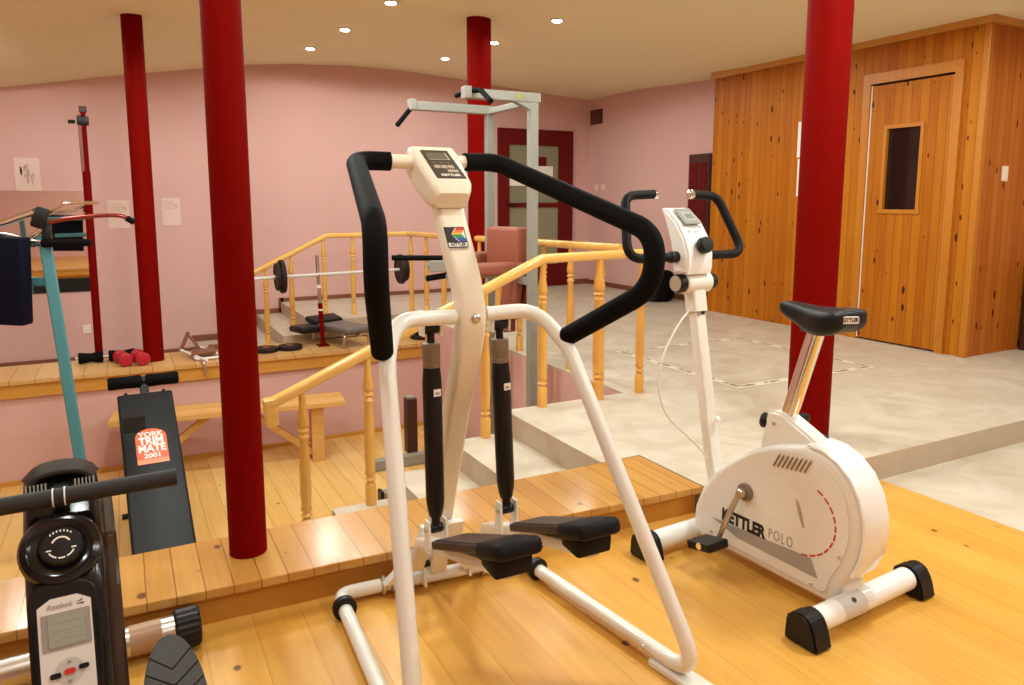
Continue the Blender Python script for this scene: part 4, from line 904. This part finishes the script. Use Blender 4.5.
obj('panel_print', bm, M['taupe'], dp)
lettering('KETTLER', 0.015, Fk, 0.006, -0.054, M['label_white'], dp, n=0.0028, bold=0.0005)
# handle bars: white stubs, then long black foam loops
for s, pts, rad in ((-1, [(0.80, 2.085, 1.366), (0.605, 2.105, 1.368), (0.485, 1.55, 1.200), (0.478, 1.53, 1.075), (0.546, 1.710, 0.885)], [0, 0.06, 0.12, 0.12, 0]),
                    (1, [(0.90, 2.075, 1.368), (1.045, 2.085, 1.372), (1.206, 1.500, 1.170), (1.198, 1.500, 1.030), (1.098, 1.765, 0.866)], [0, 0.06, 0.12, 0.12, 0])):
    path = rounded(pts, rad, 12)
    stub = [Vector(pts[0]), Vector(pts[0]).lerp(Vector(pts[1]), 0.50 if s < 0 else 0.26)]
    bm = bmesh.new(); tube(bm, stub, 0.020, 20); obj('handle_stub', bm, M['cream'], t, True)
    path[0] = Vector(pts[0]).lerp(Vector(pts[1]), 0.44 if s < 0 else 0.17)
    bm = bmesh.new(); sweep(bm, path, circ(0.0275, 20), scale=lambda u: (1, 1)); bmesh.ops.bevel(bm, geom=[e for e in bm.edges if len(e.link_faces) == 2 and max(len(f.verts) for f in e.link_faces) > 8], offset=0.009, segments=3, affect='EDGES')
    obj('handle_grip', bm, M['foam'], t, 50)
# pedals, arms and dampers
for s, a, sx_, py, pz_ in ((-1, 0.755, 0.748, 0, 0), (1, 0.995, 0.958, -0.03, 0.0)):
    f0, f1 = V(a, 1.795, 0.319 + pz_), V(a - (0.02 if s > 0 else 0), 1.40, 0.474 + pz_)
    dr = (f1 - f0).normalized(); up = Vector((1, 0, 0)).cross(dr); up = -up if up.z < 0 else up
    pv = V(a - s * 0.012, 2.11, 0.10)
    bm = bmesh.new(); sweep(bm, [pv, V(a - s * 0.008, 2.03, 0.215), V(a, 1.90, 0.262), f1 - up * 0.055 - dr * 0.06], rrect(0.045, 0.034, 0.006, 3), side=(1, 0, 0)); arm = obj('pedal_arm', bm, M['white'], t, 40)
    pd_ = bmesh.new(); mt = Matrix(((1, dr.x, up.x, 0), (0, dr.y, up.y, 0), (0, dr.z, up.z, 0), (0, 0, 0, 1)))
    box(pd_, f0.lerp(f1, 0.42), (0.112, (f1 - f0).length * 0.86, 0.022), mt, bev=0.005); ped = obj('pedal', pd_, M['tread'], t, label='black pedal with brown ribbed tread')
    bm = bmesh.new(); box(bm, f1 - dr * 0.055 - up * 0.004, (0.122, 0.135, 0.042), mt, bev=0.016, seg=3); obj('heel_stop', bm, M['rubber'], ped, 40)
    bm = bmesh.new(); box(bm, f1 - dr * 0.062 - V(0, 0, 0.034), (0.100, 0.080, 0.046), Matrix.Rotation(R(4), 4, 'X'), bev=0.008); obj('heel_block', bm, M['rubber'], ped, 40)
    obj('tread_mat', (lambda b_: (box(b_, f0.lerp(f1, 0.36) + up * 0.012, (0.098, (f1 - f0).length * 0.66, 0.004), mt, bev=0.001), b_)[1])(bmesh.new()), M['tread'], ped)
    # damper
    top, bot = V(sx_ - 0.002, 1.900, 0.905), V(sx_, 1.885, 0.325)
    if s > 0: top, bot = V(0.945, 1.872, 0.905), V(0.962, 1.858, 0.350)
    d_ = (top - bot); L_ = d_.length; d_.normalize()
    bm = bmesh.new(); lathe(bm, [(0.018, 0.035), (0.0235, 0.06), (0.0265, 0.085), (0.0275, L_ - 0.155), (0.0235, L_ - 0.105)], bot, d_, 24); dmp = obj('damper', bm, M['black'], t, True)
    bm = bmesh.new(); lathe(bm, [(0.025, L_ - 0.112), (0.0255, L_ - 0.10), (0.0235, L_ - 0.098), (0.0255, L_ - 0.094), (0.0255, L_ - 0.045), (0.020, L_ - 0.043)], bot, d_, 24); obj('adjuster', bm, M['taupe'], dmp, 40)
    bm = bmesh.new(); tube(bm, [bot + d_ * (L_ - 0.05), top + d_ * 0.0], 0.011, 12); lathe(bm, [(0.017, -0.02), (0.019, -0.014), (0.019, 0.014), (0.017, 0.02)], top, (1, 0, 0), 18); obj('eye', bm, M['black'], dmp, True)
    bm = bmesh.new(); tube(bm, [bot + d_ * 0.045, bot], 0.013, 12); lathe(bm, [(0.013, -0.018), (0.015, -0.012), (0.015, 0.012), (0.013, 0.018)], bot, (1, 0, 0), 18); obj('lower_eye', bm, M['black'], dmp, True)
    Fd = Frame(bot + d_ * (L_ - 0.20) + V(0.004, -0.0275, 0), (1, 0.1, 0), d_)
    obj('sticker', Fd.plate(0, 0.02, 0.022, 0.020, 0.0012, 0.001), M['label_white'], dmp); obj('sticker_print', Fd.plate(0, 0.018, 0.013, 0.008, 0.0005, 0.003, n=0.0012), M['stripe_grey'], dmp)
    for q in (-0.026, 0.026):
        bm = bmesh.new(); prism(bm, [(-0.022, -0.05), (0.022, -0.055), (0.016, 0.045), (-0.016, 0.045)], bot + V(q - 0.003, 0, -0.02), (0, 1, 0), (0, 0, 1), (1, 0, 0), 0.006); obj('lower_bracket', bm, M['white'], arm)
        bm = bmesh.new(); prism(bm, [(-0.016, -0.022), (0.016, -0.022), (0.020, 0.05), (-0.020, 0.05)], top + V(q - 0.003, 0, 0), (0, 1, 0), (0, 0, 1), (1, 0, 0), 0.006); obj('upper_bracket', bm, M['white'], t)
    bm = bmesh.new(); lathe(bm, [(0.008, -0.036), (0.008, 0.036)], bot, (1, 0, 0), 12); obj('pin', bm, M['steel'], arm, True)
    # pivot fork on the front tube
    for q in (-0.030, 0.030):
        bm = bmesh.new(); prism(bm, [(-0.03, 0.0), (0.03, 0.0), (0.018, 0.09), (-0.016, 0.09)], pv + V(q - 0.004, 0.02, -0.075), (0, 1, 0), (0, 0, 1), (1, 0, 0), 0.008); obj('pivot_fork', bm, M['white'], t)
    bm = bmesh.new(); lathe(bm, [(0.011, -0.045), (0.011, 0.045)], pv, (1, 0, 0), 14); obj('pivot_pin', bm, M['black'], t, True)
bm = bmesh.new()
prism(bm, [(-0.135, 0.0), (-0.10, 0.0), (0.0, 0.12), (0.03, 0.13), (0.035, 0.20), (-0.035, 0.20), (-0.04, 0.12)], (0.80, 2.135, 0.055), (1, -0.06, 0), (0, -0.35, 1), (0, -1, 0), 0.03)
prism(bm, [(0.165, 0.0), (0.13, 0.0), (0.05, 0.11), (0.03, 0.13), (0.035, 0.20), (0.10, 0.20), (0.10, 0.12)], (0.80, 2.135, 0.055), (1, -0.06, 0), (0, -0.35, 1), (0, -1, 0), 0.03)
obj('base_yoke', bm, M['white'], t)

# ================================================================== exercise bike
t = thing('exercise_bike', 'white exercise bike with black seat and looped black handlebar', 'exercise bike', (1.88, 1.69, 0), R(4), world=False)
# local: x right of the rider, y forward, z up
def ell(cx, cz, rx, rz_, a0, a1, n): return [(cx + rx * math.cos(R(a0 + (a1 - a0) * k / n)), cz + rz_ * math.sin(R(a0 + (a1 - a0) * k / n))) for k in range(n + 1)]
out = [(0.265, 0.040), (0.298, 0.075), (0.292, 0.15), (0.262, 0.225), (0.205, 0.30), (0.13, 0.370), (0.05, 0.428), (-0.03, 0.468), (-0.10, 0.490), (-0.16, 0.502)] + \
      [(-0.215, 0.497), (-0.265, 0.476), (-0.308, 0.440), (-0.340, 0.390), (-0.358, 0.33), (-0.362, 0.27), (-0.352, 0.21), (-0.335, 0.160), (-0.312, 0.12), (-0.298, 0.085), (-0.290, 0.05), (-0.268, 0.034)]
bm = bmesh.new(); prism(bm, out, (-0.062, 0, 0), (0, 1, 0), (0, 0, 1), (1, 0, 0), 0.124)
bmesh.ops.bevel(bm, geom=[e for e in bm.edges if abs((e.verts[0].co - e.verts[1].co).x) < 1e-5], offset=0.020, segments=4, affect='EDGES', profile=0.5)
hs = obj('housing', bm, M['bike_white'], t, 30)
# raised side cover panel and bright rear shell
outs = [((y + 0.03) * 0.90 - 0.03, (z - 0.26) * 0.90 + 0.265) for y, z in out]
for s in (-1, 1):
    bm = bmesh.new(); prism(bm, outs, (s * 0.060, 0, 0), (0, 1, 0), (0, 0, 1), (s, 0, 0), 0.007); bmesh.ops.bevel(bm, geom=[e for e in bm.edges if abs((e.verts[0].co - e.verts[1].co).x) < 1e-5 and abs(e.verts[0].co.x) > 0.065], offset=0.004, segments=2, affect='EDGES')
    obj('side_cover', bm, M['bike_white'], hs, 30)
shell = [(-0.165, 0.507), (-0.218, 0.502), (-0.269, 0.480), (-0.313, 0.443), (-0.345, 0.392), (-0.364, 0.331), (-0.368, 0.269), (-0.358, 0.207), (-0.335, 0.15)]
bm = bmesh.new(); sweep(bm, [(0, y, z) for y, z in shell], rrect(0.122, 0.010, 0.004, 2), side=(1, 0, 0)); obj('rear_shell', bm, M['bike_rim'], hs, 40)
# decals on the left side
Fb = Frame((-0.0672, 0, 0), (0, -1, 0), (0, 0, 1))
lettering('KETTLER', 0.058, Fb, 0.0 - 0.155, 0.168, M['txt_black'], hs, n=0.0006, bold=0.0030, align='LEFT', sx=0.80)
for k, ch in enumerate('POLO'): lettering(ch, 0.050, Fb, 0.050 + k * 0.025, 0.176, M['stripe_grey'], hs, n=0.0006, sx=0.62)
obj('grey_stripe', Fb.poly([(-0.20, 0.140), (0.205, 0.158), (0.232, 0.102), (-0.08, 0.108)], 0.0008), M['stripe_grey'], hs)
cx, cz = -0.155, 0.275
for k in range(11):
    a0 = 62 - k * 13.5; a1 = a0 - 10
    pts = [(-(cx - 0.130 * math.cos(R(a))), cz + 0.122 * math.sin(R(a))) for a in (a0, (a0 + a1) / 2, a1)] + [(-(cx - 0.1245 * math.cos(R(a))), cz + 0.1165 * math.sin(R(a))) for a in (a1, (a0 + a1) / 2, a0)]
    obj('red_dash', Fb.poly(pts, 0.0008), M['label_red'], hs)
bm = bmesh.new(); prism(bm, [(0.006 * math.cos(R(k)), 0.045 * math.sin(R(k))) for k in range(0, 360, 20)], Fb.p(0.158, 0.285), Vector((0, -0.9, 0.35)), Vector((0, 0.35, 0.95)), Fb.N, 0.0012); obj('flywheel_mark', bm, M['key'], hs)
bm = bmesh.new()
for k in range(8): box(bm, (-0.066, -0.062 - k * 0.0165, 0.430 + k * 0.002), (0.012, 0.0042, 0.050), Matrix.Rotation(R(26), 4, 'X'), bev=0.002)
obj('vent_slots', bm, M['taupe'], hs)
for y, z in ((0.20, 0.085), (-0.21, 0.075), (-0.30, 0.20)):
    obj('screw', disc((-0.066, y, z), 0.006, 0.004, (-1, 0, 0), 12), M['steel'], hs)
# crank and pedal
bm = disc((-0.066, 0.055, 0.283), 0.030, 0.012, (-1, 0, 0), 28); obj('crank_boss', bm, M['taupe'], hs, 35)
bm = bmesh.new(); lathe(bm, [(0.016, 0), (0.016, 0.03), (0.012, 0.034)], (-0.07, 0.055, 0.283), (-1, 0, 0), 18)
sweep(bm, [(-0.093, 0.057, 0.29), (-0.110, 0.088, 0.20), (-0.118, 0.120, 0.105)], rrect(0.018, 0.012, 0.003, 2), side=(0, 1, 0.3)); ck = obj('crank', bm, M['steel'], t, 40)
bm = bmesh.new(); box(bm, (-0.165, 0.126, 0.095), (0.094, 0.105, 0.030), Matrix.Rotation(R(-12), 4, 'X'), bev=0.006); pdl = obj('pedal', bm, M['black'], ck)
obj('axle_cap', disc((-0.209, 0.122, 0.098), 0.012, 0.004, (-1, 0, 0), 16), M['chrome'], pdl)
bm = bmesh.new(); sweep(bm, [(0.093, 0.053, 0.276), (0.112, 0.02, 0.36), (0.118, -0.012, 0.45)], rrect(0.018, 0.012, 0.003, 2), side=(0, 1, 0.3)); ck2 = obj('crank', bm, M['chrome'], t, 40)
bm = bmesh.new(); box(bm, (0.165, -0.012, 0.455), (0.088, 0.092, 0.026), Matrix.Rotation(R(10), 4, 'X'), bev=0.006); obj('pedal', bm, M['black'], ck2)
# stabilisers
for nm, y, x0, x1, z in (('rear_stabilizer', -0.325, -0.215, 0.265, 0.055), ('front_stabilizer', 0.305, -0.255, 0.225, 0.050)):
    bm = rod((x0, y, z), (x1, y, z), 0.036, 28); sb = obj(nm, bm, M['bike_rim'], t, True)
    for x, s in ((x0, -1), (x1, 1)):
        bm = bmesh.new(); pr_ = [(-0.062, -z + 0.002), (0.050, -z + 0.002), (0.046, 0.018)] + [(0.043 * math.cos(R(a)), 0.043 * math.sin(R(a))) for a in range(25, 175, 15)] + [(-0.048, 0.0)]
        prism(bm, pr_, (x - s * 0.012, y, z), (0, 1, 0), (0, 0, 1), (s, 0, 0), 0.072); bmesh.ops.bevel(bm, geom=[e for e in bm.edges], offset=0.006, segments=2, affect='EDGES')
        obj('end_cap', bm, M['black'], sb, 40)
bm = bmesh.new(); tube(bm, [(-0.11, -0.325, 0.055), (0.0, -0.325, 0.055)], 0.0368, 28); stk = obj('sticker', bm, plain('sticker_grey', (0.60, 0.58, 0.55), 0.4), t, True)
Fs = Frame((-0.055, -0.348, 0.0855), (1, 0, 0), (0, 0.76, 0.6)); bm = bmesh.new(); prism(bm, [(0.008 * math.cos(R(k)), 0.008 * math.sin(R(k))) for k in range(0, 360, 30)], Fs.O, Fs.U, Fs.W, Fs.N, 0.001); obj('sticker_mark', bm, M['txt_black'], stk)
obj('frame_foot', bx(-0.045, 0.045, -0.32, -0.24, 0.03, 0.11, bev=0.012), M['bike_white'], t, 35); obj('frame_foot', bx(-0.035, 0.035, 0.22, 0.31, 0.025, 0.085, bev=0.01), M['bike_white'], t, 35)
# handle post, clamp, console, handlebar
bm = bmesh.new(); sweep(bm, [(0, 0.240, 0.22), (0, 0.272, 0.34), (-0.012, 0.374, 0.925)], rrect(0.052, 0.040, 0.008, 3), side=(1, 0, 0)); hp = obj('handle_post', bm, M['bike_white'], t, 35)
Fp = Frame((-0.010, 0.3415, 0.860), (1, 0, 0), (0, 0.178, 0.98)); obj('post_sticker', Fp.plate(0.008, 0, 0.018, 0.03, 0.0012, 0.002), M['txt_black'], hp); obj('post_sticker', Fp.plate(-0.012, -0.006, 0.014, 0.026, 0.0012, 0.002), M['key'], hp)
bm = bmesh.new(); lathe(bm, [(0.0, 0), (0.011, 0.0), (0.013, 0.006), (0.008, 0.012), (0, 0.013)], (0.006, 0.262, 0.47), (0, -1, 0.2), 14); obj('post_plug', bm, M['bike_rim'], hp, True)
bm = bmesh.new(); sweep(bm, [(-0.012, 0.360, 0.855), (-0.012, 0.376, 0.945)], rrect(0.068, 0.055, 0.012, 3), side=(1, 0, 0)); lathe(bm, [(0.034, -0.062), (0.038, -0.058), (0.038, 0.058), (0.034, 0.062)], (-0.012, 0.376, 0.960), (1, 0, 0), 24); cl = obj('tilt_clamp', bm, M['bike_white'], t, 35)
for s, rr_ in ((-1, 0.034), (1, 0.030)):
    bm = bmesh.new(); lathe(bm, [(rr_ * 0.9, 0.060), (rr_, 0.064), (rr_, 0.088), (rr_ * 0.92, 0.093), (0.0, 0.094)], (-0.012, 0.376, 0.960), (s, 0, 0), 24); kb = obj('clamp_knob', bm, M['black'], cl, 35)
    if s < 0: obj('knob_face', disc((-0.1055, 0.376, 0.960), 0.028, 0.004, (-1, 0, 0)), M['key'], kb)
bm = bmesh.new(); sweep(bm, [(-0.012, 0.378, 0.975), (-0.018, 0.385, 1.03)], rrect(0.05, 0.036, 0.008, 3), side=(1, 0, 0)); obj('head_stem', bm, M['bike_white'], t, 35)
sec = [(0.335, 0.995), (0.328, 1.02), (0.330, 1.07), (0.352, 1.125), (0.392, 1.180), (0.445, 1.222), (0.475, 1.228), (0.455, 1.19), (0.425, 1.12), (0.408, 1.06), (0.405, 1.0)]
bm = bmesh.new(); prism(bm, sec, (-0.098, 0, 0), (0, 1, 0), (0, 0, 1), (1, 0, 0), 0.130); bmesh.ops.bevel(bm, geom=[e for e in bm.edges if abs((e.verts[0].co - e.verts[1].co).x) < 1e-5], offset=0.008, segments=3, affect='EDGES')
cn = obj('console', bm, M['bike_rim'], t, 35)
Fq = Frame((-0.032, 0.397, 1.190), (1, 0, 0), (0, 0.76, 0.65))
dp = obj('display', Fq.plate(0, 0.01, 0.078, 0.082, 0.004, 0.004, n=0.001), M['mid_grey'], cn)
obj('screen', Fq.plate(0.002, 0.008, 0.052, 0.046, 0.001, 0.002, n=0.005), M['lcd_pale'], dp)
bm = bmesh.new()
for k in range(3): Fq.plate(-0.008 + k * 0.012, 0.008, 0.006, 0.026, 0.0004, 0.0006, n=0.006, bm=bm)
obj('digits', bm, M['lcd_dark'], dp)
for s in (-1, 1): obj('key', Fq.plate(s * 0.016, -0.048, 0.020, 0.008, 0.002, 0.003, n=0.0035), M['stripe_grey'], cn)
bm = bmesh.new(); lathe(bm, [(0.028, 0), (0.030, 0.004), (0.030, 0.022), (0.026, 0.030), (0, 0.032)], (-0.026, 0.332, 1.095), (0, -0.95, 0.25), 28); obj('resistance_knob', bm, M['black'], cn, 35)
for s in (-1, 1):
    # Loop-shaped handlebar: out to the side, up, and curling back in towards the middle
    X0_ = -0.036
    pts = [(X0_ + s * 0.06, 0.385, 1.055), (X0_ + s * 0.290, 0.385, 1.055), (X0_ + s * 0.230, 0.475, 1.272), (X0_ + s * 0.098, 0.475, 1.278)]
    path = rounded(pts, [0, 0.055, 0.06, 0], 10)
    bm = bmesh.new(); tube(bm, path, 0.0165, 16); hb = obj('handlebar', bm, M['rubber'], t, True)
    e_ = path[-1]; bm = bmesh.new(); lathe(bm, [(0.0175, 0), (0.0175, 0.014), (0.012, 0.018), (0, 0.018)], e_, (-s, 0, 0), 18); obj('bar_end', bm, M['chrome'], hb, True)
    bm = bmesh.new(); lathe(bm, [(0.021, 0), (0.021, 0.03), (0.017, 0.034)], (-0.032 + s * 0.066, 0.385, 1.055), (s, 0, 0), 18); obj('bar_collar', bm, M['black'], hb, True)
# seat post, mount, seat
mo = [(0.035, 0.43), (0.012, 0.565), (-0.012, 0.575), (-0.05, 0.572), (-0.13, 0.535), (-0.20, 0.50), (-0.19, 0.45), (-0.08, 0.42)]
bm = bmesh.new(); prism(bm, mo, (-0.036, 0, 0), (0, 1, 0), (0, 0, 1), (1, 0, 0), 0.072); bmesh.ops.bevel(bm, geom=[e for e in bm.edges if abs((e.verts[0].co - e.verts[1].co).x) < 1e-5], offset=0.008, segments=3, affect='EDGES'); sm = obj('seat_mount', bm, M['bike_white'], t, 35)
bm = bmesh.new(); sweep(bm, [(0, -0.030, 0.50), (0, -0.135, 0.865)], rrect(0.036, 0.05, 0.012, 4), side=(1, 0, 0)); obj('seat_post', bm, M['chrome'], t, 40)
bm = bmesh.new(); lathe(bm, [(0.020, 0), (0.026, 0.006), (0.026, 0.034), (0.020, 0.040), (0, 0.041)], (0.0, 0.012, 0.525), (-0.35, 0.9, 0.1), 18); obj('height_knob', bm, M['black'], sm, 35)
bm = bmesh.new(); box(bm, (0.055, -0.055, 0.545), (0.05, 0.035, 0.035), bev=0.008); obj('lock_tab', bm, M['black'], sm)
obj('screw', disc((-0.036, -0.02, 0.535), 0.006, 0.004, (-1, 0, 0), 12), M['steel'], sm)
rings = []; bm = bmesh.new()
prof = [(0.000, 0.016, 0.018, 0.920), (-0.010, 0.027, 0.036, 0.917), (-0.035, 0.033, 0.048, 0.913), (-0.075, 0.040, 0.058, 0.905), (-0.115, 0.054, 0.064, 0.898), (-0.155, 0.074, 0.068, 0.896), (-0.195, 0.088, 0.068, 0.899), (-0.225, 0.091, 0.062, 0.905), (-0.245, 0.084, 0.048, 0.910), (-0.257, 0.062, 0.022, 0.914)]
for y, hw, th, zc in prof:
    ring = []
    for k in range(24):
        a = 2 * PI * k / 24; ca, sa = math.cos(a), math.sin(a)
        x = hw * math.copysign(abs(ca) ** 0.6, ca); z = (th / 2) * math.copysign(abs(sa) ** 0.6, sa)
        if sa < 0: z -= 0.012 * (1 - abs(ca))* (1 if y < -0.02 else 0)
        if sa < 0 and abs(ca) > 0.5 and y < -0.1: z -= 0.012
        ring.append(bm.verts.new((x, y, zc + z)))
    rings.append(ring)
ring_faces(bm, rings); bmesh.ops.recalc_face_normals(bm, faces=bm.faces)
st_ = obj('seat', bm, M['vinyl'], t, True)
sub = st_.modifiers.new('sub', 'SUBSURF'); sub.levels = 1; sub.render_levels = 2
bm = bmesh.new(); box(bm, (0, -0.14, 0.862), (0.055, 0.11, 0.022), bev=0.006); obj('seat_clamp', bm, M['black'], st_, 40)
Fl = Frame((-0.030, -0.2575, 0.908), (0.90, -0.42, 0), (0, 0, 1))
obj('seat_tag', Fl.plate(0, 0, 0.058, 0.021, 0.006, 0.003), M['label_white'], st_)
lettering('KETTLER', 0.0165, Fl, 0, 0, M['txt_black'], st_, n=0.0065, bold=0.0004, sx=0.8)
# cable
bm = bmesh.new(); tube(bm, spline([(-0.03, 0.362, 0.875), (-0.10, 0.36, 0.815), (-0.175, 0.355, 0.71), (-0.20, 0.35, 0.60), (-0.165, 0.335, 0.49), (-0.08, 0.29, 0.395), (-0.03, 0.265, 0.33)], 8), 0.0035, 8); obj('cable', bm, M['bike_white'], t, True)
